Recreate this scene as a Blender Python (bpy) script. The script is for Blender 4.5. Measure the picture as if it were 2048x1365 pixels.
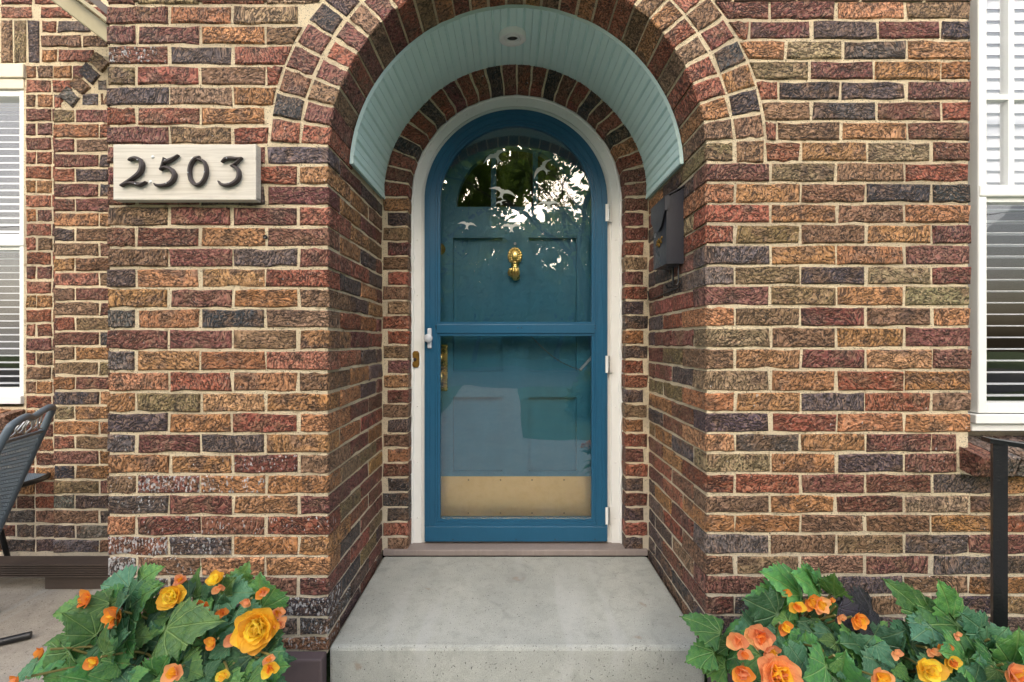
import bpy, bmesh, math, random
from mathutils import Vector, Matrix
R = random.Random(7)
rad = math.radians
S = bpy.context.scene
for o in list(bpy.data.objects): bpy.data.objects.remove(o)
# ------------------------------------------------------------------ camera, sky, sun, exposure
ZC, DC, F = 1.204, 1.45, 872.0            # camera height, distance to the front wall, focal length (px at 2048)
U0, V0 = 1022.0, 686.0
cam = bpy.data.objects.new('camera', bpy.data.cameras.new('camera'))
S.collection.objects.link(cam); S.camera = cam
cam.location = (0, -DC, ZC); cam.rotation_euler = (rad(90), 0, 0)
cam.data.sensor_width = 36; cam.data.lens = 36*F/2048
cam.data.shift_x = (1024-U0)/2048; cam.data.shift_y = (V0-682.5)/2048
cam.data.clip_start = .02; cam.data.clip_end = 600
W = bpy.data.worlds.new('World'); S.world = W; W.use_nodes = True
wn = W.node_tree.nodes; wl = W.node_tree.links
sky = wn.new('ShaderNodeTexSky'); sky.sky_type = 'NISHITA'; sky.sun_disc = False
SUN_EL, SUN_AZ = 32, 187                   # azimuth: clockwise from +Y seen from above
sky.sun_elevation = rad(SUN_EL); sky.sun_rotation = rad(SUN_AZ)
sky.air_density = 1.0; sky.dust_density = 6.0; sky.ozone_density = .6; sky.altitude = 50
wn['Background'].inputs[1].default_value = .15
wl.new(sky.outputs[0], wn['Background'].inputs[0])
sun = bpy.data.objects.new('sun', bpy.data.lights.new('sun', 'SUN')); S.collection.objects.link(sun)
sun.data.energy = 1.3; sun.data.angle = rad(110); sun.data.color = (1, .98, .95)
sd = Vector((math.sin(rad(SUN_AZ))*math.cos(rad(SUN_EL)), math.cos(rad(SUN_AZ))*math.cos(rad(SUN_EL)), math.sin(rad(SUN_EL))))
sun.rotation_euler = sd.to_track_quat('Z', 'Y').to_euler(); sun.location = (0, -6, 9)
S.view_settings.view_transform = 'Standard'; S.view_settings.look = 'None'
S.view_settings.gamma = 1; S.view_settings.use_curve_mapping = False
S.view_settings.exposure = 1.28
S.render.engine = 'CYCLES'
S.cycles.max_bounces = 8; S.cycles.transparent_max_bounces = 16

# ------------------------------------------------------------------ helpers
def P(px, py, Y):                          # photo pixel at depth Y -> world point
    d = DC+Y
    return Vector(((px-U0)*d/F, Y, ZC+(V0-py)*d/F))
def X_(px, Y=0): return (px-U0)*(DC+Y)/F
def Z_(py, Y=0): return ZC+(V0-py)*(DC+Y)/F
COL = S.collection
WL = {}                                    # world location of every object (no parent is rotated unless leaf-level)
def reg(o, parent, loc):
    COL.objects.link(o); loc = Vector(loc)
    WL[o.name] = loc
    if parent is not None:
        o.parent = parent; o.location = loc-WL[parent.name]
    else: o.location = loc
    return o
def tag(o, label=None, cat=None, group=None, kind=None):
    if label: o['label'] = label
    if cat: o['category'] = cat
    if group: o['group'] = group
    if kind: o['kind'] = kind
    return o
def empty(name, loc, parent=None):
    return reg(bpy.data.objects.new(name, None), parent, loc)
class MB:
    def __init__(s): s.v = []; s.f = []; s.sm = []
    def add(s, vs, fs, smooth=False):
        b = len(s.v); s.v += [Vector(v) for v in vs]
        for f in fs: s.f.append([b+i for i in f]); s.sm.append(smooth)
        return s
    def box(s, x0, x1, y0, y1, z0, z1, bev=0):
        if bev <= 0:
            vs = [(x, y, z) for z in (z0, z1) for y in (y0, y1) for x in (x0, x1)]
            return s.add(vs, [(0,2,3,1),(4,5,7,6),(0,1,5,4),(2,6,7,3),(0,4,6,2),(1,3,7,5)])
        bm = bmesh.new(); bmesh.ops.create_cube(bm, size=1)
        for v in bm.verts: v.co = Vector(((x0+x1)/2+v.co.x*(x1-x0), (y0+y1)/2+v.co.y*(y1-y0), (z0+z1)/2+v.co.z*(z1-z0)))
        bmesh.ops.bevel(bm, geom=bm.edges[:], offset=bev, segments=2, affect='EDGES', profile=.5)
        s.bm(bm); return s
    def bm(s, bm, M=None, smooth=False):
        bm.verts.index_update()
        s.add([(M @ v.co if M else v.co.copy()) for v in bm.verts], [[v.index for v in f.verts] for f in bm.faces], smooth)
        bm.free(); return s
    def tube(s, pts, r, n=8, cap=True):
        pts = [Vector(p) for p in pts]; m = len(pts)
        rs = r if isinstance(r, (list, tuple)) else [r]*m
        up = None; rings = []
        for i, p in enumerate(pts):
            t = (pts[min(i+1, m-1)]-pts[max(i-1, 0)]).normalized()
            if up is None: up = Vector((0, 0, 1)) if abs(t.z) < .9 else Vector((1, 0, 0))
            a = up-t*up.dot(t)
            if a.length < 1e-5: a = t.orthogonal()
            a.normalize(); b = t.cross(a); up = a
            rings.append([p+(a*math.cos(2*math.pi*k/n)+b*math.sin(2*math.pi*k/n))*rs[i] for k in range(n)])
        vs = [v for rg in rings for v in rg]; fs = []
        for i in range(m-1):
            for k in range(n):
                fs.append((i*n+k, i*n+(k+1) % n, (i+1)*n+(k+1) % n, (i+1)*n+k))
        s.add(vs, fs, True)
        if cap: s.add(rings[0], [list(range(n))[::-1]]); s.add(rings[-1], [list(range(n))])
        return s
    def lathe(s, prof, M=None, n=24):      # prof: (r, h) about local Z
        vs = []; fs = []
        for r, h in prof:
            for k in range(n):
                a = 2*math.pi*k/n; v = Vector((r*math.cos(a), r*math.sin(a), h)); vs.append(M @ v if M else v)
        for i in range(len(prof)-1):
            for k in range(n): fs.append((i*n+k, i*n+(k+1) % n, (i+1)*n+(k+1) % n, (i+1)*n+k))
        s.add(vs, fs, True); return s
    def sphere(s, c, r, M=None, seg=12, sc=(1, 1, 1)):
        bm = bmesh.new(); bmesh.ops.create_uvsphere(bm, u_segments=seg, v_segments=max(6, seg*2//3), radius=r)
        T = Matrix.Translation(Vector(c)) @ (M or Matrix()) @ Matrix.Diagonal((*sc, 1))
        s.bm(bm, T, True); return s
    def prism(s, poly, y0, y1, bev=0):     # polygon in (x, z), extruded along Y
        bm = bmesh.new()
        vs = [bm.verts.new((x, y0, z)) for x, z in poly]
        f = bm.faces.new(vs)
        r = bmesh.ops.extrude_face_region(bm, geom=[f])
        for e in r['geom']:
            if isinstance(e, bmesh.types.BMVert): e.co.y = y1
        bmesh.ops.recalc_face_normals(bm, faces=bm.faces[:])
        if bev:
            ed = [e for e in bm.edges if abs(e.verts[0].co.y-y0) < 1e-6 and abs(e.verts[1].co.y-y0) < 1e-6]
            bmesh.ops.bevel(bm, geom=ed, offset=bev, segments=1, affect='EDGES')
        bmesh.ops.triangulate(bm, faces=[q for q in bm.faces if len(q.verts) > 4])
        s.bm(bm); return s
    def build(s, name, mat, parent=None, center=None):
        if center is None:
            lo = [min(v[i] for v in s.v) for i in range(3)]; hi = [max(v[i] for v in s.v) for i in range(3)]
            center = Vector([(a+b)/2 for a, b in zip(lo, hi)])
            if parent is None: center.z = lo[2]
        c = Vector(center)
        me = bpy.data.meshes.new(name)
        me.from_pydata([v-c for v in s.v], [], s.f)
        me.polygons.foreach_set('use_smooth', s.sm); me.materials.append(mat); me.update()
        return reg(bpy.data.objects.new(name, me), parent, c)
# ------------------------------------------------------------------ materials
def lin(c): return tuple((x/12.92 if x <= .04045 else ((x+.055)/1.055)**2.4) for x in [v/255 for v in c])
class NT:
    def __init__(s, name):
        s.m = bpy.data.materials.new(name); s.m.use_nodes = True
        s.n = s.m.node_tree.nodes; s.l = s.m.node_tree.links
        s.b = s.n['Principled BSDF']; s.out = s.n['Material Output']
    def new(s, t, **k):
        x = s.n.new(t)
        for a, v in k.items(): setattr(x, a, v)
        return x
    def put(s, sock, v):
        if isinstance(v, bpy.types.NodeSocket): s.l.new(v, sock)
        elif isinstance(v, tuple) and len(v) == 3 and sock.type == 'RGBA': sock.default_value = (*v, 1)
        else: sock.default_value = v
    def math(s, op, a, b=None, c=None):
        x = s.new('ShaderNodeMath', operation=op); s.put(x.inputs[0], a)
        if b is not None: s.put(x.inputs[1], b)
        if c is not None: s.put(x.inputs[2], c)
        return x.outputs[0]
    def vmath(s, op, a, b):
        x = s.new('ShaderNodeVectorMath', operation=op); s.put(x.inputs[0], a); s.put(x.inputs[1], b); return x.outputs[0]
    def mix(s, f, a, b, mode='MIX'):
        x = s.new('ShaderNodeMix', data_type='RGBA', blend_type=mode)
        s.put(x.inputs[0], f); s.put(x.inputs[6], a); s.put(x.inputs[7], b); return x.outputs[2]
    def noise(s, vec, scale, detail=3, rough=.55, dist=0):
        x = s.new('ShaderNodeTexNoise'); 
        if vec is not None: s.put(x.inputs['Vector'], vec)
        x.inputs['Scale'].default_value = scale; x.inputs['Detail'].default_value = detail
        x.inputs['Roughness'].default_value = rough; x.inputs['Distortion'].default_value = dist
        return x.outputs[0]
    def ramp(s, f, a, b, va=0., vb=1.):
        x = s.new('ShaderNodeMapRange', interpolation_type='SMOOTHSTEP'); s.put(x.inputs[0], f)
        for i, v in enumerate((a, b, va, vb)): s.put(x.inputs[i+1], v)
        return x.outputs[0]
    def obj(s): return s.new('ShaderNodeTexCoord').outputs['Object']
    def pos(s): return s.new('ShaderNodeNewGeometry').outputs['Position']
    def info(s): return s.new('ShaderNodeObjectInfo')
    def sep(s, v):
        x = s.new('ShaderNodeSeparateXYZ'); s.put(x.inputs[0], v); return x.outputs
    def bump(s, h, dist, strength=1.0, nrm=None):
        x = s.new('ShaderNodeBump'); s.put(x.inputs['Height'], h); x.inputs['Distance'].default_value = dist
        x.inputs['Strength'].default_value = strength
        if nrm is not None: s.put(x.inputs['Normal'], nrm)
        s.l.new(x.outputs[0], s.b.inputs['Normal']); return x.outputs[0]
    def set(s, **k):
        for a, v in k.items(): s.put(s.b.inputs[a.replace('_', ' ')], v)
        return s.m

def mat_brick():
    t = NT('brick'); inf = t.info(); rnd = inf.outputs['Random']
    off = t.new('ShaderNodeCombineXYZ')
    t.put(off.inputs[0], t.math('MULTIPLY', rnd, 13.7)); t.put(off.inputs[1], t.math('MULTIPLY', rnd, 7.1)); t.put(off.inputs[2], t.math('MULTIPLY', rnd, 31.3))
    v0 = t.vmath('ADD', t.obj(), off.outputs[0])
    rot = t.new('ShaderNodeVectorRotate', rotation_type='Y_AXIS'); t.put(rot.inputs['Vector'], t.obj())
    ang = t.math('MULTIPLY_ADD', t.math('FRACT', t.math('MULTIPLY', rnd, 17.31)), 1.9, -.35)
    warp = t.noise(v0, 9, 1)
    t.put(rot.inputs['Angle'], t.math('ADD', ang, t.math('MULTIPLY_ADD', warp, 1.6, -.8)))
    sc = t.vmath('ADD', t.vmath('MULTIPLY', rot.outputs[0], (72., 110., 178.)), t.vmath('MULTIPLY', off.outputs[0], (5., 5., 5.)))
    n1 = t.noise(sc, 1.0, 3, .55, .6)
    n2 = t.noise(v0, 260, 3, .6)
    ro = t.vmath('ADD', rot.outputs[0], off.outputs[0])
    w1 = t.noise(ro, 30, 2, .5); w2 = t.noise(ro, 100, 2, .5); msk = t.noise(ro, 60, 2, .5)
    ph = t.math('ADD', t.math('MULTIPLY', t.sep(rot.outputs[0])[2], 66.), t.math('ADD', t.math('MULTIPLY', w1, 5.), t.math('MULTIPLY', w2, 1.9)))
    r3 = t.math('FRACT', t.math('MULTIPLY', rnd, 97.3))
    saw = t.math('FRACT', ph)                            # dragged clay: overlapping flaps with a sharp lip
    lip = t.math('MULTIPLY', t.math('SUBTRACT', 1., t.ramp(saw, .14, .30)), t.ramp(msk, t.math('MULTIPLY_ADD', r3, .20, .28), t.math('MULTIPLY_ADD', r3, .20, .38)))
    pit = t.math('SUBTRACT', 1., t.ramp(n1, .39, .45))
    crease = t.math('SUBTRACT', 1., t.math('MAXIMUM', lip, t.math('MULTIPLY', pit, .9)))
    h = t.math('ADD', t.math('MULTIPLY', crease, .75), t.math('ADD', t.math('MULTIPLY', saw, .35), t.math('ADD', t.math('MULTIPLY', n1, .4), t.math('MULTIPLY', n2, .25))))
    t.bump(h, .011, 1.0)
    base = inf.outputs['Color']
    blotch = t.noise(v0, 16, 3, .6); r2 = t.math('FRACT', t.math('MULTIPLY', rnd, 41.7))
    second = t.mix(r2, lin((136, 102, 74)), lin((80, 64, 64)))           # each brick burns into a second tone
    c = t.mix(t.math('MULTIPLY', t.ramp(blotch, .46, .68), .75), base, second)
    hsv = t.new('ShaderNodeHueSaturation'); t.put(hsv.inputs['Color'], c)
    t.put(hsv.inputs['Value'], t.ramp(t.noise(v0, 90, 3, .6), .3, .7, .66, 1.32)); hsv.inputs['Saturation'].default_value = .94
    c = t.mix(t.math('MULTIPLY', t.ramp(saw, .55, .95), .30), hsv.outputs[0], lin((200, 164, 134)))  # highlight on the raised flap edges, painted into the colour
    soot_shade = t.mix(.82, c, (.006, .005, .005))            # sooty kiln dirt and painted shade of the folds, both in the colour
    c = t.mix(t.math('MULTIPLY', t.math('SUBTRACT', 1., crease), .96), c, soot_shade)
    # lime bloom flecks where the alpha of the brick says so
    sp = t.vmath('MULTIPLY', v0, (120., 120., 60.))
    fl = t.ramp(t.noise(sp, 1.0, 2, .6), t.math('MULTIPLY_ADD', inf.outputs['Alpha'], .24, .49), t.math('MULTIPLY_ADD', inf.outputs['Alpha'], .24, .53))
    c = t.mix(t.math('MULTIPLY', fl, .8), c, (.55, .55, .56))
    return t.set(Base_Color=c, Roughness=t.ramp(n2, .3, .7, .5, .75), Specular_IOR_Level=.35)
def mat_mortar():
    t = NT('mortar'); v = t.pos()
    n = t.noise(v, 340, 3, .7); g = t.noise(v, 5, 3); k = t.noise(v, 900, 2, .5)
    c = t.mix(t.ramp(g, .35, .7), lin((240, 224, 192)), lin((226, 210, 180)))
    c = t.mix(t.math('MULTIPLY', t.ramp(n, .54, .68), .5), c, lin((160, 130, 94)))
    c = t.mix(t.ramp(t.noise(v, 260, 2, .5), .63, .68), c, lin((74, 60, 48)))
    c = t.mix(t.math('MULTIPLY', t.ramp(t.noise(v, 1.6, 4, .65), .48, .66), .55), c, lin((172, 158, 138)))
    c = t.mix(t.math('MULTIPLY', t.ramp(t.noise(v, 24, 3, .6), .60, .70), .5), c, lin((150, 128, 100)))
    z = t.sep(v)[2]
    c = t.mix(t.math('MULTIPLY', t.ramp(z, .75, .25), .5), c, lin((214, 208, 196)))
    t.bump(t.math('ADD', n, t.math('MULTIPLY', k, .5)), .006, 1.)
    return t.set(Base_Color=c, Roughness=.95, Specular_IOR_Level=.1)
def mat_concrete(name, c1, c2, speck=.5, scale=1.):
    t = NT(name); v = t.pos()
    a = t.noise(v, 3.2*scale, 4, .6); b = t.noise(v, 22*scale, 4, .65); n = t.noise(v, 420*scale, 3, .7); pit = t.noise(v, 150*scale, 2, .5)
    c = t.mix(t.ramp(a, .35, .68), c1, c2)
    c = t.mix(t.math('MULTIPLY', t.ramp(b, .45, .7), .45), c, tuple(x*.62 for x in c1))
    c = t.mix(t.math('MULTIPLY', t.ramp(t.noise(v, 7*scale, 5, .7, 1.2), .52, .70), .45), c, tuple(x*.6 for x in c2))
    c = t.mix(t.math('MULTIPLY', t.ramp(n, .42, .65), speck), c, tuple(x*.45 for x in c1))
    pp = t.ramp(pit, .665, .70)
    c = t.mix(t.math('MULTIPLY', t.ramp(t.noise(v, 190*scale, 3, .7), .5, .66), .35), c, tuple(x*.6 for x in c1))
    c = t.mix(t.math('MULTIPLY', pp, .8), c, (.05, .05, .045))
    stv = t.vmath('MULTIPLY', v, (9., 1.2, 3.))
    c = t.mix(t.math('MULTIPLY', t.ramp(t.noise(stv, 1., 2), .55, .72), .35), c, (.52, .54, .53))
    c = t.mix(t.math('MULTIPLY', t.ramp(t.noise(v, 11, 2), .70, .80), .35), c, lin((150, 112, 74)))
    t.bump(t.math('SUBTRACT', t.math('ADD', n, t.math('MULTIPLY', b, .6)), pp), .0045, .9)
    return t.set(Base_Color=c, Roughness=.9, Specular_IOR_Level=.2)
def mat_paint(name, c, rough=.4, wear=.5, chip=None, spec=.4, bump=.0006):
    t = NT(name); v = t.pos()
    a = t.noise(v, 6, 3); b = t.noise(t.vmath('MULTIPLY', v, (60., 60., 9.)), 1., 3)
    cc = t.mix(t.math('MULTIPLY', t.ramp(a, .35, .7), .35*wear), c, tuple(min(1, x*.6) for x in c))
    cc = t.mix(t.math('MULTIPLY', t.ramp(b, .5, .75), .25*wear), cc, tuple(min(1, x*1.35+.015) for x in c))
    if chip: cc = t.mix(t.ramp(t.noise(v, 60, 4, .7), .72, .74), cc, chip)
    t.bump(t.math('ADD', t.noise(v, 160, 2), t.math('MULTIPLY', b, .6)), bump, .6)
    return t.set(Base_Color=cc, Roughness=t.ramp(a, .3, .7, rough*.85, rough*1.2), Specular_IOR_Level=spec)
def mat_signwood():
    t = NT('sign_wood'); v = t.pos()
    g = t.noise(t.vmath('MULTIPLY', v, (5., 60., 170.)), 1., 4, .6, .4); a = t.noise(v, 14, 3)
    c = t.mix(t.math('MULTIPLY', t.ramp(g, .42, .72), .55), lin((202, 198, 188)), lin((164, 157, 146)))
    c = t.mix(t.math('MULTIPLY', t.ramp(a, .45, .75), .3), c, lin((204, 196, 180)))
    t.bump(g, .0012, .6)
    return t.set(Base_Color=c, Roughness=.6, Specular_IOR_Level=.3)
def mat_metal(name, c, rough=.3, dirt=.4, dc=None):
    t = NT(name); v = t.pos(); a = t.noise(v, 30, 4, .6); br = t.noise(t.vmath('MULTIPLY', v, (6., 400., 400.)), 1., 2)
    cc = t.mix(t.math('MULTIPLY', t.ramp(a, .4, .75), dirt), c, dc or tuple(x*.4 for x in c))
    t.bump(t.math('ADD', a, t.math('MULTIPLY', br, .3)), .0006, .5)
    return t.set(Base_Color=cc, Metallic=1., Roughness=t.ramp(a, .3, .7, rough, rough*1.5))
def mat_glass(name, ior=1.75, tint=(1, 1, 1)):
    t = NT(name); t.n.remove(t.b)
    tr = t.new('ShaderNodeBsdfTransparent'); tr.inputs[0].default_value = (*tint, 1)
    gl = t.new('ShaderNodeBsdfGlossy'); gl.inputs['Roughness'].default_value = 0.003
    bp = t.new('ShaderNodeBump'); t.put(bp.inputs['Height'], t.noise(t.pos(), 4.5, 1)); bp.inputs['Distance'].default_value = .003; bp.inputs['Strength'].default_value = .35
    t.l.new(bp.outputs[0], gl.inputs['Normal'])
    fr = t.new('ShaderNodeFresnel'); bf = t.new('ShaderNodeNewGeometry').outputs['Backfacing']
    t.put(fr.inputs['IOR'], t.math('MULTIPLY_ADD', bf, 1/ior-ior, ior))      # a thin sheet reflects the same from both sides
    mx = t.new('ShaderNodeMixShader'); t.l.new(fr.outputs[0], mx.inputs[0]); t.l.new(tr.outputs[0], mx.inputs[1]); t.l.new(gl.outputs[0], mx.inputs[2])
    t.l.new(mx.outputs[0], t.out.inputs[0]); return t.m
def mat_leaf(name, c1, c2, vein, thick=.25):
    t = NT(name); o = t.obj(); inf = t.info(); s = t.sep(o)
    a = t.math('ARCTAN2', s[0], t.math('ADD', s[1], .02)); r = t.vmath('LENGTH', o, (0, 0, 0))
    ln = t.new('ShaderNodeVectorMath', operation='LENGTH'); t.put(ln.inputs[0], o)
    d = t.math('MULTIPLY', t.math('PINGPONG', t.math('ADD', a, .0), .26), ln.outputs['Value'])
    d2 = t.math('PINGPONG', t.math('ADD', t.math('ABSOLUTE', s[0]), t.math('MULTIPLY', s[1], .8)), .07)
    v = t.ramp(d, .004, .022, 1., 0.)
    v2 = t.math('MULTIPLY', t.ramp(d2, .002, .012, 1., 0.), .35)
    vv = t.math('MAXIMUM', v, v2)
    n = t.noise(o, 7, 3); n3 = t.noise(o, 40, 3)
    hs = t.new('ShaderNodeHueSaturation'); t.put(hs.inputs['Color'], t.mix(t.ramp(n, .3, .7), c1, c2))
    t.put(hs.inputs['Value'], t.math('MULTIPLY_ADD', inf.outputs['Random'], .85, .62)); t.put(hs.inputs['Hue'], t.math('MULTIPLY_ADD', t.math('FRACT', t.math('MULTIPLY', inf.outputs['Random'], 7.7)), .05, .475))
    c = t.mix(t.math('MULTIPLY', vv, .38), hs.outputs[0], vein)
    c = t.mix(t.ramp(n3, .70, .76), c, (.25, .17, .07))
    t.bump(t.math('ADD', t.math('MULTIPLY', n3, .5), t.math('MULTIPLY', vv, -1.)), .012, .6)
    m = t.set(Base_Color=c, Roughness=.27, Specular_IOR_Level=.6)
    tl = t.new('ShaderNodeBsdfTranslucent'); t.put(tl.inputs[0], t.mix(.5, c, (.15, .3, .03)))
    mx = t.new('ShaderNodeMixShader'); mx.inputs[0].default_value = thick
    t.l.new(t.b.outputs[0], mx.inputs[1]); t.l.new(tl.outputs[0], mx.inputs[2]); t.l.new(mx.outputs[0], t.out.inputs[0]); return m
def mat_petal():
    t = NT('petal'); o = t.obj(); inf = t.info(); s = t.sep(o)
    hs = t.new('ShaderNodeHueSaturation'); t.put(hs.inputs['Color'], inf.outputs['Color'])
    t.put(hs.inputs['Hue'], t.math('MULTIPLY_ADD', inf.outputs['Random'], .03, .495)); t.put(hs.inputs['Value'], t.math('MULTIPLY_ADD', inf.outputs['Random'], .3, .85))
    c = t.mix(t.math('MULTIPLY', t.ramp(s[1], .7, 1.1), .3), hs.outputs[0], lin((246, 150, 110)))
    t.bump(t.noise(t.vmath('MULTIPLY', o, (14., 2., 2.)), 1., 3), .03, .4)
    m = t.set(Base_Color=c, Roughness=.5, Specular_IOR_Level=.25)
    tl = t.new('ShaderNodeBsdfTranslucent'); t.put(tl.inputs[0], c)
    mx = t.new('ShaderNodeMixShader'); mx.inputs[0].default_value = .4
    t.l.new(t.b.outputs[0], mx.inputs[1]); t.l.new(tl.outputs[0], mx.inputs[2]); t.l.new(mx.outputs[0], t.out.inputs[0]); return m
def mat_foliage(name, c1, c2):
    t = NT(name); n = t.noise(t.pos(), 1.7, 2)
    w = t.new('ShaderNodeTexWhiteNoise', noise_dimensions='3D'); t.put(w.inputs[0], t.vmath('SNAP', t.pos(), (.25, .25, .25)))
    c = t.mix(t.math('MULTIPLY_ADD', w.outputs[0], .5, t.math('MULTIPLY', n, .5)), c1, c2)
    m = t.set(Base_Color=c, Roughness=.6)
    tl = t.new('ShaderNodeBsdfTranslucent'); t.put(tl.inputs[0], t.mix(.6, c, (.30, .42, .06)))
    mx = t.new('ShaderNodeMixShader'); mx.inputs[0].default_value = .6
    t.l.new(t.b.outputs[0], mx.inputs[1]); t.l.new(tl.outputs[0], mx.inputs[2]); t.l.new(mx.outputs[0], t.out.inputs[0]); return m
def mat_ground(name, c1, c2, sc=3.):
    t = NT(name); v = t.pos()
    c = t.mix(t.ramp(t.noise(v, sc, 5, .65), .3, .7), c1, c2); t.bump(t.noise(v, 60, 3), .02, .6)
    return t.set(Base_Color=c, Roughness=.95)
M = dict(
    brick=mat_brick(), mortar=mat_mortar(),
    step=mat_concrete('step_concrete', lin((196, 199, 192)), lin((174, 178, 173)), .75),
    slab=mat_concrete('slab_concrete', lin((186, 178, 165)), lin((168, 160, 148)), .5),
    blue=mat_paint('blue_paint', lin((32, 86, 118)), .33, .5),
    bluedoor=mat_paint('blue_door_paint', lin((30, 92, 116)), .42, .6),
    white=mat_paint('white_paint', lin((226, 228, 226)), .45, .25),
    cream=mat_paint('cream_paint', lin((214, 206, 186)), .5, .3),
    beige=mat_paint('beige_paint', lin((158, 150, 120)), .5, .4),
    aqua=mat_paint('pale_blue_paint', lin((206, 233, 231)), .5, .25),
    brown=mat_paint('brown_paint', lin((72, 62, 56)), .5, .6, lin((150, 120, 90))),
    mauve=mat_paint('mauve_brown_paint', lin((92, 80, 82)), .5, .6, lin((160, 140, 110))),
    sill=mat_paint('sill_paint', lin((140, 130, 126)), .55, 1., lin((96, 70, 62))),
    black=mat_paint('black_paint', (.008, .009, .011), .34, .8, lin((90, 90, 90)), .5, .0015),
    chair=mat_paint('slate_paint', lin((92, 104, 114)), .42, .5),
    mailbox=mat_paint('mailbox_enamel', lin((46, 48, 56)), .32, .6, None, .5, .001),
    signwood=mat_signwood(),
    digit=mat_paint('bronze_enamel', lin((58, 50, 50)), .42, .6),
    brass=mat_metal('brass', lin((226, 200, 128)), .22, .35, lin((130, 104, 56))),
    oldbrass=mat_metal('aged_brass', lin((150, 118, 60)), .42, .7, lin((70, 52, 32))),
    plate=mat_metal('kick_plate', lin((236, 206, 144)), .36, .2, lin((204, 170, 110))),
    steel=mat_metal('steel', lin((190, 194, 198)), .3, .3),
    knob=mat_paint('chrome_grey', lin((190, 196, 205)), .25, .2),
    chain=mat_paint('chain', lin((46, 42, 38)), .4, .3),
    glass=mat_glass('glass', 1.9), wglass=mat_glass('window_glass', 1.65),
    decal=mat_paint('frosted_vinyl', lin((176, 184, 184)), .6, .1),
    slat=mat_paint('blind_slat', lin((206, 210, 216)), .5, .1),
    dark=mat_paint('interior', lin((72, 68, 64)), .8, .2),
    lens=mat_paint('dark_lens', (.02, .02, .02), .2, .1),
    leaf=mat_leaf('begonia_leaf', lin((96, 148, 76)), lin((66, 120, 70)), lin((170, 200, 130))),
    leaf2=mat_leaf('begonia_leaf_blue', lin((84, 130, 98)), lin((58, 108, 78)), lin((160, 190, 140))),
    leaf3=mat_leaf('begonia_leaf_purple', lin((48, 44, 58)), lin((40, 40, 48)), lin((90, 90, 100))),
    petal=mat_petal(), stem=mat_paint('stem', lin((124, 116, 66)), .5, .6), pot=mat_paint('pot', lin((50, 44, 42)), .6, .4),
    soil=mat_ground('soil', (.02, .015, .01), (.05, .035, .025), 60),
    lawn=mat_ground('lawn', (.05, .10, .02), (.09, .15, .035), 2.), road=mat_ground('asphalt', (.10, .10, .10), (.15, .15, .15), 1.5),
    walk=mat_concrete('walk_concrete', lin((190, 188, 180)), lin((176, 174, 168)), .2),
    bark=mat_ground('bark', (.05, .04, .03), (.10, .08, .06), 12),
    fol1=mat_foliage('maple_foliage', (.20, .25, .04), (.09, .16, .025)), fol2=mat_foliage('far_foliage', (.08, .14, .045), (.13, .20, .06)),
)
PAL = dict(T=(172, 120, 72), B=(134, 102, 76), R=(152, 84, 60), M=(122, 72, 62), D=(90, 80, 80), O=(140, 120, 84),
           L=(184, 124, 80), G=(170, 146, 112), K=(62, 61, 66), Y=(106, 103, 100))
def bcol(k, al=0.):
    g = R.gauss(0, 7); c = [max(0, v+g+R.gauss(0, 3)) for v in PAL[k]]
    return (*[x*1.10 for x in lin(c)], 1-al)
# ------------------------------------------------------------------ bricks
def brick_mesh(quad, depth, jit=.0016, cham=.0045, back=0.):
    """quad: (x,z) bl, br, tr, tl in the local face plane; front at y=0 with a rough face, body to y=depth"""
    bl, br, tr, tl = [Vector(q) for q in quad]; nx = 4
    bot = [bl.lerp(br, i/nx) for i in range(nx+1)]; top = [tl.lerp(tr, i/nx) for i in range(nx+1)]
    ring = bot+top[::-1]; c = (bl+br+tr+tl)/4
    j = lambda s: R.gauss(0, s)
    n = len(ring); outer = []; inner = []
    for p in ring:
        d = c-p; q = p+Vector((j(jit), j(jit)))
        outer.append(q)
        sx = cham if d.x > 0 else -cham; sz = cham if d.y > 0 else -cham
        ex = abs(p.x-bl.x) < 1e-6 or abs(p.x-br.x) < 1e-6 or abs(p.x-tl.x) < 1e-6 or abs(p.x-tr.x) < 1e-6
        inner.append(q+Vector((sx if ex else 0, sz)))
    vs = [(p.x, .0045+j(.0008), p.y) for p in outer]+[(p.x, j(.0011), p.y) for p in inner]+[(p.x, depth, p.y) for p in outer]
    fs = []
    for i in range(n):
        k = (i+1) % n
        fs.append((i, k, n+k, n+i)); fs.append((2*n+i, 2*n+k, k, i))
    for i in range(nx): fs.append((n+i, n+i+1, n+n-2-i, n+n-1-i))
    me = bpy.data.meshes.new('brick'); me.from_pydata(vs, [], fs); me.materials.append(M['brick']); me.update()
    return me
NB = [0]
def brick(parent, quad, depth, col, origin, rz=0., eff=0., ry=0., rx=0.):
    """quad in local (x,z) about origin; rz turns the face (0 faces the street)"""
    o = bpy.data.objects.new('brick', brick_mesh(quad, depth)); NB[0] += 1
    o.color = bcol(col, eff); reg(o, parent, origin); o.rotation_euler = (rx, ry, rz); return o
def rect(w, h): return [(-w/2, -h/2), (w/2, -h/2), (w/2, h/2), (-w/2, h/2)]
class Stuff:                               # bricks outside the picture: joined
    def __init__(s): s.b = MB()
    def add(s, quad, depth, origin):
        o = Vector(origin); (a, b), (c, d), (e, f), (g, h) = quad
        vs = [(a, 0, b), (c, 0, d), (e, 0, f), (g, 0, h), (a, depth, b), (c, depth, d), (e, depth, f), (g, depth, h)]
        s.b.add([Vector(v)+o for v in vs], [(0,1,2,3),(0,4,5,1),(1,5,6,2),(2,6,7,3),(3,7,4,0)])
def rcol(w='TTBBRRMMDDOL'): return R.choice(w)

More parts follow.
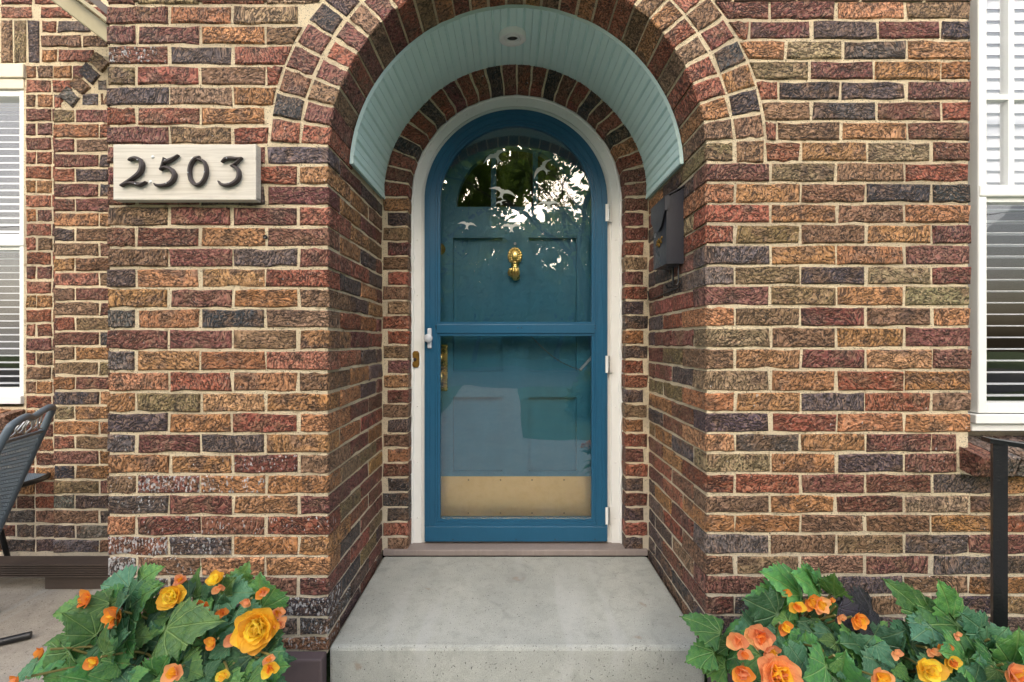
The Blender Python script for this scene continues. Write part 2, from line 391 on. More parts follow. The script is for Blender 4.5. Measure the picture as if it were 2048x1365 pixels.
house = empty('brick_house', (0.02, .3, 0))
tag(house, 'brown and red rough brick house front with arched blue entry door', 'house')
XL, XR = X_(657), X_(1412)                 # edges of the arched opening
XE = X_(213)                               # left end of the front wall
CX, ZS = .021, ZC+.630; R1, R1o, R2i, R2o = .6277, .7195, .731, .8225
YB = .6076                                 # plane of the brick round the door
XWIN = X_(1943)
ZTOP = Z_(-275); ZBASE = Z_(1303)
def arch_poly(x0, x1, zb, zt, cx, zs, r, xl, xr, n=48):
    p = [(x0, zb), (xl, zb), (xl, zs)]
    for i in range(1, n): a = math.pi-math.pi*i/n; p.append((cx+r*math.cos(a), zs+r*math.sin(a)))
    return p+[(xr, zs), (xr, zb), (x1, zb), (x1, zt), (x0, zt)]
REC = .0055
fw = MB().prism(arch_poly(XE+.006, XWIN-.006, ZBASE-.01, ZTOP, CX, ZS, R1+REC, XL-REC, XR+REC), REC, .205)
fw.prism(arch_poly(XE+.007, XWIN-.007, ZBASE-.01, ZTOP, CX, ZC+.69, .72, XL-REC, XR+REC), .205, YB+.02)
fw.box(XWIN-.006, 3.3, REC, .3, ZBASE-.01, Z_(900)); fw.box(2.55, 3.3, REC, .3, Z_(900), ZTOP)
front = fw.build('front_wall', M['mortar'], house)
tag(front, 'street-facing brick wall with cream mortar')
entry = MB().box(XL-.05, XL-.03, .02, .03, ZBASE, ZBASE+.02).build('archway', M['mortar'], house)
tag(entry, 'arched brick entry recess with double ring of bricks')
st = Stuff()
Ltop = [-28, 12.5, 52, 92, 133, 174, 215, 253.5, 293, 332.5, 373.5, 414.7, 456, 498, 539, 579.5, 620, 661, 703.5, 746, 788, 829, 870.5, 911.6, 952.7, 993.7, 1034.8, 1076, 1117, 1158, 1198, 1239, 1277]
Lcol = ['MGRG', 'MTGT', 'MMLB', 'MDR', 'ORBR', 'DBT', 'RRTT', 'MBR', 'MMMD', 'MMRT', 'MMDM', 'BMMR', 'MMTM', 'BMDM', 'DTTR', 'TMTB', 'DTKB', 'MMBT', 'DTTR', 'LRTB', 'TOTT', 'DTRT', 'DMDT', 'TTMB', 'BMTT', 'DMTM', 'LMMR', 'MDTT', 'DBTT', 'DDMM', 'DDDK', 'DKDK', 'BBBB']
Leff = {3: '3', 22: '2', 23: '012', 24: '2431', 25: '201', 26: '0222', 27: '431', 28: '5200', 29: '3001', 30: '0004', 31: '0003', 32: '0003'}
Lrev = {8: 'MDD', 9: 'TB', 10: 'TMM', 11: 'TB', 12: 'TDM', 13: 'RD', 14: 'DTM', 15: 'DT', 16: 'RTM', 17: 'MR', 18: 'RDD', 19: 'TD', 20: 'TDM', 21: 'MM', 22: 'LRR', 23: 'MT', 24: 'OOR', 25: 'MT', 26: 'OMM', 27: 'RM', 28: 'DMM', 29: 'RO', 30: 'KOD', 31: 'DM', 32: 'DMD'}
Rtop = [-39, 1.4, 41.7, 82, 122.5, 163, 204, 245, 285, 327, 368, 409.5, 450.5, 492, 534, 574, 616, 657, 699.5, 743, 787, 828.5, 869.5, 909, 951, 993, 1032, 1071.5, 1114, 1155, 1195, 1236, 1275]
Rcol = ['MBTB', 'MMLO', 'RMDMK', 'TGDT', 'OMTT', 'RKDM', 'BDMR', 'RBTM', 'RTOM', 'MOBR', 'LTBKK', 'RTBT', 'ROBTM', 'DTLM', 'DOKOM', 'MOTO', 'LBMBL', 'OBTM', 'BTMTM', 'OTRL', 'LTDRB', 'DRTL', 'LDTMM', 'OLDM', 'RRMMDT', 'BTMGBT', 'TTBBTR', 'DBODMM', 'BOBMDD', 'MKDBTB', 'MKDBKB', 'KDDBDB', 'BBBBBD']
Rrev = {8: 'KT', 9: 'KTR', 10: 'BD', 11: 'GRM', 12: 'BM', 13: 'MKD', 14: 'KM', 15: 'RRM', 16: 'RD', 17: 'MMD', 18: 'OM', 19: 'DMM', 20: 'OO', 21: 'MTT', 22: 'MK', 23: 'DTO', 24: 'TM', 25: 'BRM', 26: 'RM', 27: 'MTD', 28: 'RD', 29: 'ODK', 30: 'MD', 31: 'KKD', 32: 'DK'}
Rj = {1: [1540, 1674, 1812.5], 2: [1500.5, 1625, 1755.5, 1883.5], 3: [1573, 1688, 1815], 4: [1619.5, 1751, 1885], 5: [1557, 1684, 1816], 6: [1624, 1755, 1885], 7: [1556.5, 1685, 1815.5], 8: [1604, 1735.5, 1865.5]}
J = 2.8                                    # half a head joint, px
def rowz(tops, k):
    t = tops[k]; b = (tops[k+1] if k+1 < len(tops) else Z_(0) and 1310)-5.7
    return t, b
def arc_x(side, z):                        # outer edge of the double ring at height z
    dz = z-ZS; r = R2o+.011
    if dz <= 0: return CX+side*r
    if dz >= r: return CX
    return CX+side*math.sqrt(r*r-dz*dz)
def face_brick(parent, x0t, x1t, x0b, x1b, zt, zb, col, eff=0., depth=.09, y=0.):
    cx = (x0t+x1t+x0b+x1b)/4; cz = (zt+zb)/2
    q = [(x0b-cx, zb-cz), (x1b-cx, zb-cz), (x1t-cx, zt-cz), (x0t-cx, zt-cz)]
    return brick(parent, q, depth, col, (cx, y+R.gauss(0, .0007), cz), 0., eff)
def reveal_row(side, k, zt, zb, cols, first):
    """bricks of the side wall of the recess, after the corner brick"""
    x = XL if side < 0 else XR
    js = [.105, .317, .525, YB] if not first else [.205, .42, YB]
    for i in range(len(js)-1):
        a, b = js[i]+.005, js[i+1]-.005
        if i == len(js)-2: b = YB-.001
        c = cols[i] if i < len(cols) else rcol()
        brick(entry, rect(b-a, zt-zb), .08, c, (x-side*R.gauss(0.0, .001), (a+b)/2, (zt+zb)/2), rad(90) if side < 0 else rad(-90))
# left wall
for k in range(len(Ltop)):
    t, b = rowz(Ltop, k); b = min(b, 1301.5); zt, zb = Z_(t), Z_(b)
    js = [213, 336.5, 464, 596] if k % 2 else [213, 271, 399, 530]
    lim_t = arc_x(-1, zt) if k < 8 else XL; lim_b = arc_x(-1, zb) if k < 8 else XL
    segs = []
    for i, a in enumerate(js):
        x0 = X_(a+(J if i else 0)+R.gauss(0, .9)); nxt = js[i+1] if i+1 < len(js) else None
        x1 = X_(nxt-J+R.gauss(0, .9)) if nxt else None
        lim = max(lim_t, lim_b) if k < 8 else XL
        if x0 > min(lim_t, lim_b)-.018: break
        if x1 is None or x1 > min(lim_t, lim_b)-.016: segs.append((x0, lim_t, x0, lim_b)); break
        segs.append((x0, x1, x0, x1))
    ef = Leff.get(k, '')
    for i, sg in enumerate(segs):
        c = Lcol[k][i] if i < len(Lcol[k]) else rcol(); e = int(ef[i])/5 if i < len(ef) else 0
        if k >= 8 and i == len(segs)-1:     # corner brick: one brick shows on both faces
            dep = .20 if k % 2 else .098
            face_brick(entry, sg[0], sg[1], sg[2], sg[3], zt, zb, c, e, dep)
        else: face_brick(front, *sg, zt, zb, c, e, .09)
    if k >= 8: reveal_row(-1, k, zt, zb, Lrev.get(k, ''), bool(k % 2))
# right wall
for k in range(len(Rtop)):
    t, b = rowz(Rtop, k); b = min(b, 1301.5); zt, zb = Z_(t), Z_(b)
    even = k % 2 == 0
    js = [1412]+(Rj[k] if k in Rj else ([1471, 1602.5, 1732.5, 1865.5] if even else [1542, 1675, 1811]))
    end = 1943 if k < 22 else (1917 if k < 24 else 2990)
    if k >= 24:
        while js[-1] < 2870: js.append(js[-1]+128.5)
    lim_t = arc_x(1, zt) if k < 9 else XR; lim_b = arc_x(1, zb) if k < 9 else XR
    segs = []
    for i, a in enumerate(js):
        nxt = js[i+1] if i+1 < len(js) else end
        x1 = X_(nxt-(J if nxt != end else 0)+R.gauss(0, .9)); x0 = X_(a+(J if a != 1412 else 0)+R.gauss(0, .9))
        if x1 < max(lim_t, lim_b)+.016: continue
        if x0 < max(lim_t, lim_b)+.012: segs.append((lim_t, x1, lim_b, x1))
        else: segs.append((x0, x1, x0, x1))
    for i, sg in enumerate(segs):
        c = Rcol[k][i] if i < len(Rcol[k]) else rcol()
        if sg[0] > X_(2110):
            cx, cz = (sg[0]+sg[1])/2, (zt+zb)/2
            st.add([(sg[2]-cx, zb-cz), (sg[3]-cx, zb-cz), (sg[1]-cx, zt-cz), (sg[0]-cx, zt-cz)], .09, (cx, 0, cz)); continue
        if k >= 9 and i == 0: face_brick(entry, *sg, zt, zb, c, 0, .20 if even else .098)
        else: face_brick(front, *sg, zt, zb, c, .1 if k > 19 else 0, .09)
    if k >= 8: reveal_row(1, k, zt, zb, Rrev.get(k, ''), even)
# courses above the picture
for k in range(1, 7):
    for i in range(-12, 26):
        zt = Z_(-33-41*(k-1)); zb = zt-.057; x0 = .213*i*1.0+(.105 if k % 2 else 0); x1 = x0+.203
        a0, a1 = max(x0, XE), min(x1, 3.3)
        zm = zb
        lim = (arc_x(-1, zb), arc_x(1, zb)) if zb-ZS < R2o+.011 else None
        if zb < Z_(-170):
            if a0 > XWIN-.1 and a1 < 2.6: continue
            if a0 < XWIN < a1: a1 = XWIN
            if a0 < 2.55 < a1: a0 = 2.55
        if a1-a0 < .03: continue
        if lim and a1 > lim[0] and a0 < lim[1]:
            if a0 < lim[0]-.03: a1 = lim[0]
            elif a1 > lim[1]+.03: a0 = lim[1]
            else: continue
        cx, cz = (a0+a1)/2, (zt+zb)/2
        st.add(rect(a1-a0, zt-zb), .09, (cx, 0, cz))
for k in range(1, 24):
    for i in range(5):
        x0 = 2.55+.213*(i-(k % 2))+(.105 if k % 2 else 0); x1 = min(x0+.203, 3.3); x0 = max(x0, 2.556)
        if x1-x0 < .03: continue
        zt = Z_(Rtop[k]); st.add(rect(x1-x0, .057), .09, ((x0+x1)/2, 0, zt-.0285))
for k in range(len(Ltop)):                  # return of the pier towards the porch, hidden from the street
    zt = Z_(Ltop[k]); zb = zt-.057
    for a, b in (((.10, .30), (.312, .505)) if k % 2 else ((.205, .40), (.412, .58))): st.b.box(XE-.001, XE+.03, a, b, zb, zt)
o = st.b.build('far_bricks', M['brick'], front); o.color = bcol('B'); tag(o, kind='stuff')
# arch rings
NR = 30
cl1 = list('RMBMRMBMRBTRTRBTBRTRRBTRBRRTBO'); cl2 = list('RKBMMKDMTRBDMRTBKMRTDBRBMKTKBB')
for ring, (ri, ro, dep, cl) in enumerate(((R1, R1o, .215, cl1), (R2i, R2o, .09, cl2))):
    for i in range(NR):
        a = math.pi-(i+.5)*math.pi/NR-rad(2.4)
        h_i = ri*math.pi/NR-.0095; h_o = ro*math.pi/NR-.0115; w = ro-ri
        rm = (ri+ro)/2
        # local x runs outward along the radius, local z along the arc
        q = [(-w/2, -h_i/2), (w/2, -h_o/2), (w/2, h_o/2), (-w/2, h_i/2)]
        brick(entry, q, dep, cl[i], (CX+rm*math.cos(a), R.gauss(0, .0015), ZS+rm*math.sin(a)), 0., 0., -a)
# brick round the door
XD, ZD = .027, ZC+.690; RD = .512
back = MB().prism(arch_poly(XL-.02, XR+.02, ZC-.98, ZC+1.42, XD, ZD, RD+.005, XD-RD-.005, XD+RD+.005), YB+.005, YB+.12).build('door_surround_wall', M['mortar'], house)
tag(back, 'darker brick jambs and arch framing the blue door')
nrow = 24; z0 = ZC-.985; ph = (ZD-z0)/nrow
for side in (-1, 1):
    xo = (XL if side < 0 else XR); xi = XD+side*RD
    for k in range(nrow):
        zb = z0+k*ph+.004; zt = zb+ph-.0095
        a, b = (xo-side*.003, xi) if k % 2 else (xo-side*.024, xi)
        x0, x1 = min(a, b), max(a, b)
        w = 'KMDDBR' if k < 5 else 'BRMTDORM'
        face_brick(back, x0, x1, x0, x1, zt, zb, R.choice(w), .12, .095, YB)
ND = 26
for i in range(ND):
    a = math.pi-(i+.5)*math.pi/ND; w = .115; ri, ro = RD, RD+w
    hi, ho = ri*math.pi/ND-.008, ro*math.pi/ND-.010; rm = (ri+ro)/2
    brick(back, [(-w/2, -hi/2), (w/2, -ho/2), (w/2, ho/2), (-w/2, hi/2)], .095, 'RMRKRRDRMRRKMRRKMRKMRKTRMM'[i], (XD+rm*math.cos(a), YB+R.gauss(0, .0015), ZD+rm*math.sin(a)), 0., .12, -a)
# ------------------------------------------------------------------ beadboard soffit
soff = empty('soffit', (CX, .39, ZC+1.25), house); tag(soff, 'pale blue beadboard lining under the arch')
NBD = 30
def soff_pt(t, s, off=0.):                 # t along the arch, s from front (0) to back (1)
    af = rad(178-176*t); ab = rad(185-190*t)
    rf = .600+.008*abs(math.cos(af))**6-off; rb = .582+.036*abs(math.cos(ab))**8-off
    f = Vector((CX+rf*math.cos(af), .172, ZC+.645+rf*math.sin(af))); b = Vector((CX+rb*math.cos(ab), YB+.002, ZC+.731+rb*math.sin(ab)))
    return f.lerp(b, s)
for i in range(NBD):
    m = MB(); e = .035/NBD
    prof = [(0, -.004), (e, 0), (.40/NBD, 0), (.44/NBD, -.003), (.50/NBD, .0035), (.56/NBD, -.003), (.60/NBD, 0), (1/NBD-e, 0), (1/NBD, -.004)]
    rows = []
    for s_ in (0, .5, 1):
        rows += [soff_pt(i/NBD+dt, s_, off+R.gauss(0, .0004)) for dt, off in prof]
        rows += [soff_pt(i/NBD+dt, s_, -.014) for dt, off in prof]
    n = len(prof); fs = []
    for s_ in (0, 1):
        for k in range(n-1):
            a = s_*2*n+k; b = a+2*n; fs.append((a, a+1, b+1, b)); a += n; b += n; fs.append((a, b, b+1, a+1))
    for k in range(n-1): fs.append((k, n+k, n+k+1, k+1))
    m.add(rows, fs); m.build('board', M['aqua'], soff)
# recessed lamp in the soffit
lc = soff_pt(.492, .40, .018); nrm = (soff_pt(.492, 0)-soff_pt(.492, 1)).cross(soff_pt(.52, .4)-soff_pt(.46, .4)).normalized()
if nrm.z > 0: nrm = -nrm
ML = Matrix.Translation(lc) @ nrm.to_track_quat('Z', 'Y').to_matrix().to_4x4()
lamp = empty('recessed_light', lc); tag(lamp, 'round white recessed light in the pale blue arch ceiling', 'light')
MB().lathe([(.056, -.02), (.056, .003), (.053, .006), (.040, .004), (.036, .002)], ML, 40).build('trim_ring', M['white'], lamp)
MB().lathe([(.036, .002), (.033, .0), (.033, -.005), (.0305, -.005), (.030, .004), (.025, .005), (.023, -.004)], ML, 40).build('eyeball', M['white'], lamp)
MB().lathe([(.023, -.004), (.019, -.010), (.010, -.014), (.0, -.015)], ML, 32).build('bulb', M['lens'], lamp)
# ------------------------------------------------------------------ white door frame, storm door, entry door
def arch_frame(cx, zs, ro, ri, zb, y0, y1, n=56):
    """inverted-U solid"""
    m = MB(); po = [(cx-ro, zb)]+[(cx+ro*math.cos(math.pi*(1-i/n)), zs+ro*math.sin(math.pi*(1-i/n))) for i in range(n+1)]+[(cx+ro, zb)]
    pi_ = [(cx-ri, zb)]+[(cx+ri*math.cos(math.pi*(1-i/n)), zs+ri*math.sin(math.pi*(1-i/n))) for i in range(n+1)]+[(cx+ri, zb)]
    k = len(po); vs = [(x, y, z) for y in (y0, y1) for pl in (po, pi_) for x, z in pl]; fs = []
    for i in range(k-1):
        fs += [(i, k+i, k+i+1, i+1), (2*k+i, 2*k+i+1, 3*k+i+1, 3*k+i), (i, i+1, 2*k+i+1, 2*k+i), (k+i, 3*k+i, 3*k+i+1, k+i+1)]
    fs += [(0, 2*k, 3*k, k), (k-1, 2*k-1, 4*k-1, 3*k-1)]
    m.add(vs, fs); return m
YF = .668; sF = F/(DC+YF)
df = empty('door_frame', (XD, YF, ZC-.96), house); tag(df, 'cream white arched wooden frame round the storm door')
zsill = ZC-.972
arch_frame(XD, ZD-.002, .540, .462, zsill, YF, .80).build('outer_casing', M['white'], df)
arch_frame(XD-.001, ZD-.004, .4635, .443, zsill, YF+.006, .80).build('inner_casing', M['white'], df)
cau = MB(); pts = []
for side in (-1,):
    for i in range(60): pts.append((XD-.506, zsill+(ZD-zsill)*i/60))
    for i in range(61): a = math.pi*(1-i/60); pts.append((XD+.506*math.cos(a), ZD+.506*math.sin(a)))
    for i in range(60): pts.append((XD+.506, ZD-(ZD-zsill)*(i+1)/60))
cau.tube([(x+R.gauss(0, .0018), YF-.001+R.gauss(0, .001), z) for x, z in pts], [.006+abs(R.gauss(0, .0022)) for _ in pts], 6)
cau.build('caulk_bead', M['white'], df)
for side in (-1, 1):
    for k in range(7):
        MB().sphere((XD+side*.482, YF, zsill+.12+k*.27), .004, None, 8).build('nail_head', M['white'], df)
for i in range(5):
    a = rad(30+30*i); MB().sphere((XD+.482*math.cos(a), YF, ZD+.482*math.sin(a)), .0045, None, 8).build('nail_head', M['white'], df)
sill = MB().box(XL+.004, XR-.004, YB-.012, .80, ZC-1.002, zsill, .006).build('door_sill', M['sill'], house)
# storm door
YS = .652
def sx(px): return X_(px, YS)
def sz(py): return Z_(py, YS)
sdoor = empty('storm_door', (sx(1032), YS, sz(1085)), house); tag(sdoor, 'blue arched storm door with two large glass panes')
XC = sx(1032); ZSP = sz(402)
def rr(px): return px*(DC+YS)/F
ZB = sz(1084)
arch_frame(XC, ZSP, rr(183), rr(162), ZB+.02, YS, YS+.032).build('frame', M['blue'], sdoor)
arch_frame(XC, ZSP, rr(178.5), rr(172), sz(1052), YS-.0045, YS+.002).build('moulding', M['blue'], sdoor)
arch_frame(XC, ZSP, rr(162.5), rr(157.5), sz(1050), YS+.005, YS+.03).build('moulding', M['blue'], sdoor)
arch_frame(XC, ZSP, rr(158), rr(152), sz(1044), YS+.010, YS+.03).build('glazing_bead', M['blue'], sdoor)
MB().box(sx(848.8), sx(1215), YS-.002, YS+.031, ZB, sz(1053), .004).build('bottom_rail', M['blue'], sdoor)
m = MB(); m.box(sx(866), sx(1197), YS+.002, YS+.03, sz(1055), sz(1050)); m.box(sx(872), sx(1191), YS+.006, YS+.029, sz(1051), sz(1045)); m.box(sx(878), sx(1185), YS+.011, YS+.028, sz(1046), sz(1040))
m.build('bottom_moulding', M['blue'], sdoor)
m = MB(); m.box(sx(873), sx(1190), YS+.001, YS+.031, sz(667), sz(649), .002); m.box(sx(876), sx(1187), YS+.007, YS+.03, sz(672), sz(644))
m.build('middle_rail', M['blue'], sdoor)
m = MB()
for px, py in ((1036, 656), (1043, 656), (872, 652), (872, 657), (1190, 652), (1190, 657), (906, 1079), (1032, 1079), (1110, 1079), (1190, 1079)):
    m.sphere((sx(px), YS-.002, sz(py)), .0028, None, 8)
m.build('screw', M['black'], sdoor)
def pane(x0, x1, z0, z1, y, th=.004): return MB().box(x0, x1, y, y+th, z0, z1)
n = 40; poly = [(XC-rr(154), sz(646))]+[(XC+rr(154)*math.cos(math.pi*(1-i/n)), ZSP+rr(154)*math.sin(math.pi*(1-i/n))) for i in range(n+1)]+[(XC+rr(154), sz(646))]
MB().prism(poly, YS+.018, YS+.022).build('upper_pane', M['glass'], sdoor)
pane(sx(878), sx(1185), sz(1044), sz(670), YS+.018).build('lower_pane', M['glass'], sdoor)
# bird decals on the upper pane
BIRD = [(0, .2), (.07, .12), (.3, .24), (.62, .16), (1, -.1), (.62, .0), (.32, -.02), (.12, -.12), (.09, -.32), (.2, -.55), (0, -.44), (-.2, -.55), (-.09, -.32), (-.12, -.12), (-.32, -.02), (-.62, .0), (-1, -.1), (-.62, .16), (-.3, .24), (-.07, .12)]
for (px, py, half, ang, asym) in ((992, 308, 31, 28, .75), (1086, 332, 30, 48, .8), (1005, 381, 28, -18, 1.1), (1098, 405, 24, 0, 1), (934, 447, 20, -8, 1), (1023, 451, 23, 0, 1), (1001, 402, 12, 20, 1)):
    ca, sa = math.cos(rad(ang)), math.sin(rad(ang)); pl = []
    for x, z in BIRD:
        x = x*(asym if x > 0 else 1); z *= 1.0
        pl.append((sx(px)+rr(half)*(x*ca-z*sa), sz(py)+rr(half)*(x*sa+z*ca)))
    MB().prism(pl, YS+.0168, YS+.0178).build('bird_decal', M['decal'], sdoor)
# handle, hinges
hd = MB(); ca = P(860, 677, YS)
hd.box(ca.x-.010, ca.x+.010, YS-.018, YS-.001, ca.z-.048, ca.z+.048, .004)
hd.build('handle', M['knob'], sdoor)
MB().lathe([(.0, .034), (.018, .033), (.0205, .028), (.0205, .012), (.014, .006)], Matrix.Translation((ca.x-.004, YS-.002, ca.z)) @ Matrix.Rotation(rad(90), 4, 'X'), 28).build('push_button', M['knob'], sdoor)
for py in (426, 729, 1032):
    h = P(1217, py, YS); zz = 17*(DC+YS)/F
    m = MB(); m.box(h.x+.002, h.x+.032, YF-.003, YF+.001, h.z-zz, h.z+zz); m.box(h.x-.022, h.x-.001, YS-.003, YS+.001, h.z-zz, h.z+zz)
    m.build('hinge', M['white'], sdoor)
    m = MB()
    for q in range(3): m.tube([(h.x+.001, YS-.005, h.z-zz+q*zz*.67+.001), (h.x+.001, YS-.005, h.z-zz+(q+1)*zz*.67-.001)], .0045, 10)
    m.build('hinge_knuckle', M['steel'], sdoor)
# entry door behind the glass
YE = .755
def ex(px): return X_(px, YE)
def ez(py): return Z_(py, YE)
ed = empty('entry_door', (ex(1031), YE, ez(1085)), house); tag(ed, 'teal blue panelled entry door with half-round window')
RF = 118*(DC+YE)/F; EXC = ex(1031); EZ = ez(414)
n = 40; m = MB(); ro = .47
po = [(EXC+ro*math.cos(math.pi*(1-i/n)), EZ+ro*math.sin(math.pi*(1-i/n))) for i in range(n+1)]; pi_ = [(EXC+RF*math.cos(math.pi*(1-i/n)), EZ+RF*math.sin(math.pi*(1-i/n))) for i in range(n+1)]
vs = [(x, y, z) for y in (YE, YE+.04) for pl in (po, pi_) for x, z in pl]; k = n+1; fs = []
for i in range(n): fs += [(i, k+i, k+i+1, i+1), (k+i, 3*k+i, 3*k+i+1, k+i+1), (2*k+i, 2*k+i+1, 3*k+i+1, 3*k+i)]
m.add(vs, fs); m.build('top_panel', M['bluedoor'], ed)
def slab(name, x0, x1, y0, y1, dy=0., mat='bluedoor', th=.04): return MB().box(ex(x0), ex(x1), YE+dy, YE+th, ez(y1), ez(y0), 0).build(name, M[mat], ed)
slab('stile', 846, 906, 414, 1088); slab('stile', 1153, 1218, 414, 1088); slab('stile', 1005, 1057, 476, 943)
slab('rail', 906, 1153, 414, 476); slab('rail', 906, 1005, 743, 795); slab('rail', 1057, 1153, 743, 795); slab('rail', 906, 1153, 943, 1088)
for a, b in ((906, 1005), (1057, 1153)):
    slab('panel', a, b, 476, 743, .020, th=.035); slab('panel', a, b, 795, 943, .020, th=.035)
for px in (987, 1071):
    zt = EZ+math.sqrt(RF**2-(ex(px)-EXC)**2); MB().box(ex(px-5), ex(px+5), YE+.004, YE+.03, EZ, zt+.004).build('muntin', M['bluedoor'], ed)
poly = [(EXC+(RF+.004)*math.cos(math.pi*(1-i/n)), EZ-.004+(RF+.004)*math.sin(math.pi*(1-i/n))) for i in range(n+1)]
MB().prism(poly, YE+.016, YE+.020).build('fanlight_pane', M['wglass'], ed)
kp = slab('kick_plate', 868, 1196, 953, 1032, -.003, 'plate', -.0002)
m = MB()
for py in (960, 1026):
    for px in (937, 1001, 1064, 1128): m.sphere((ex(px), YE-.003, ez(py)), .0042, None, 10, (1, .6, 1))
m.build('plate_screws', M['oldbrass'], ed)
# knocker: lace cuff, hand with fingers round a ball
kn = MB(); kc = P(1030, 530, YE); s_ = (DC+YE)/F
for i in range(15):
    a = rad(-62+304*i/14); kn.sphere((kc.x+12*s_*math.cos(a), YE-.010, kc.z+(17+14*math.sin(a))*s_), .0085, None, 10, (1, .7, 1))
for i in range(11):
    a = rad(-40+260*i/10); kn.sphere((kc.x+8*s_*math.cos(a), YE-.018, kc.z+(14+10*math.sin(a))*s_), .007, None, 10, (1, .8, 1.2))
kn.sphere((kc.x, YE-.012, kc.z+15*s_), .022, None, 14, (1, .7, 1.6))
kn.lathe([(.019, .012), (.0215, .009), (.0195, .004), (.0195, -.004), (.021, -.008), (.017, -.010)], Matrix.Translation((kc.x, YE-.022, kc.z-1*s_)) , 20)
kn.sphere((kc.x, YE-.026, kc.z-9*s_), .0195, None, 16, (.95, .8, 1.5))
for j, dx in enumerate((-9, -3.4, 2.2, 7.2)):
    L = (26, 30, 29, 25)[j]
    kn.tube([(kc.x+dx*s_*.8, YE-.036, kc.z-10*s_), (kc.x+dx*s_, YE-.040, kc.z-18*s_), (kc.x+dx*s_*.95, YE-.034, kc.z-(L-3)*s_), (kc.x+dx*s_*.8, YE-.022, kc.z-L*s_)], [.006, .0066, .006, .0045], 8)
kn.tube([(kc.x-10*s_, YE-.028, kc.z-10*s_), (kc.x-12.5*s_, YE-.030, kc.z-17*s_), (kc.x-11*s_, YE-.020, kc.z-23*s_)], [.006, .0065, .005], 8)
kn.sphere((kc.x+1*s_, YE-.014, kc.z-25*s_), .021, None, 16, (1.15, .9, .9))
kn.build('hand_knocker', M['brass'], ed)
pc = P(1030, 488, YE); MB().lathe([(.0065, 0), (.0065, .004), (.0045, .005), (.004, .002), (0, .001)], Matrix.Translation((pc.x, YE, pc.z)) @ Matrix.Rotation(rad(90), 4, 'X'), 18).build('peephole', M['steel'], ed)
MB().box(ex(872), ex(895.5), YE-.012, YE-.0005, ez(782), ez(690), .003).build('lock_plate', M['brass'], ed)
for px, py, r_, nm in ((880, 754, .026, 'door_knob'), (882, 715, .013, 'deadbolt')):
    c = P(px, py, YE-.01); MB().lathe([(r_*.5, 0), (r_*.5, r_*.9), (r_, r_*1.2), (r_*1.05, r_*1.6), (r_*.85, r_*2.0), (0, r_*2.15)], Matrix.Translation((c.x, YE-.012, c.z)) @ Matrix.Rotation(rad(90), 4, 'X'), 24).build(nm, M['brass'], ed)
c = P(879, 499, YE); MB().lathe([(.030, 0), (.030, .008), (.022, .012), (.020, .02), (.012, .022), (0, .023)], Matrix.Translation((c.x, YE, c.z)) @ Matrix.Rotation(rad(90), 4, 'X'), 24).build('upper_deadbolt', M['oldbrass'], ed)
# door chain and spring
YC = .70; ch = []
A, Bq = P(1060, 671, YC), P(1162, 741, YC)
m = MB()
for i in range(34):
    t = i/33; p = A.lerp(Bq, t); p.z -= .028*math.sin(math.pi*t); q = A.lerp(Bq, (i+1)/33); q.z -= .028*math.sin(math.pi*min(1, (i+1)/33))
    d = (q-p).normalized(); sidev = (Vector((0, 1, 0)) if i % 2 else d.cross(Vector((0, 1, 0)))).normalized()*.0028
    m.tube([p-d*.003, p+sidev, p+d*.006, p-sidev, p-d*.003], .0017, 5, False)
m.build('chain', M['chain'], sdoor)
A, Bq = P(1160, 741, YC), P(1186, 712, YC-.01); d = (Bq-A); u = d.cross(Vector((0, 1, 0))).normalized(); m = MB()
m.tube([A+d*(i/110)+(u*math.cos(i*.9)+Vector((0, 1, 0))*math.sin(i*.9))*.0065 for i in range(111)], .0016, 5); m.build('chain_spring', M['steel'], sdoor)
# dark hall behind the door
hall = MB(); hall.box(-.55, .6, 2.2, 2.24, ZC-.98, ZC+1.45); hall.box(-.57, -.55, .80, 2.2, ZC-.98, ZC+1.45); hall.box(.6, .62, .80, 2.2, ZC-.98, ZC+1.45); hall.box(-.57, .62, .80, 2.24, ZC+1.45, ZC+1.47); hall.box(-.57, .62, .80, 2.24, ZC-1., ZC-.98)
hall.build('hallway', M['dark'], house)
# doorbell
dbx = P(832, 719, YF); db = empty('doorbell', dbx); tag(db, 'small aged brass doorbell on the white door frame', 'doorbell')
w, h = .0165, .040
MB().prism([(dbx.x-w*.55, dbx.z-h), (dbx.x+w*.55, dbx.z-h), (dbx.x+w, dbx.z-h*.72), (dbx.x+w, dbx.z+h*.72), (dbx.x+w*.55, dbx.z+h), (dbx.x-w*.55, dbx.z+h), (dbx.x-w, dbx.z+h*.72), (dbx.x-w, dbx.z-h*.72)], YF-.009, YF-.001, .002).build('back_plate', M['oldbrass'], db)
MB().lathe([(.0075, 0), (.0075, .006), (.005, .010), (0, .011)], Matrix.Translation((dbx.x-.003, YF-.009, dbx.z)) @ Matrix.Rotation(rad(90), 4, 'X'), 16).build('button', M['digit'], db)
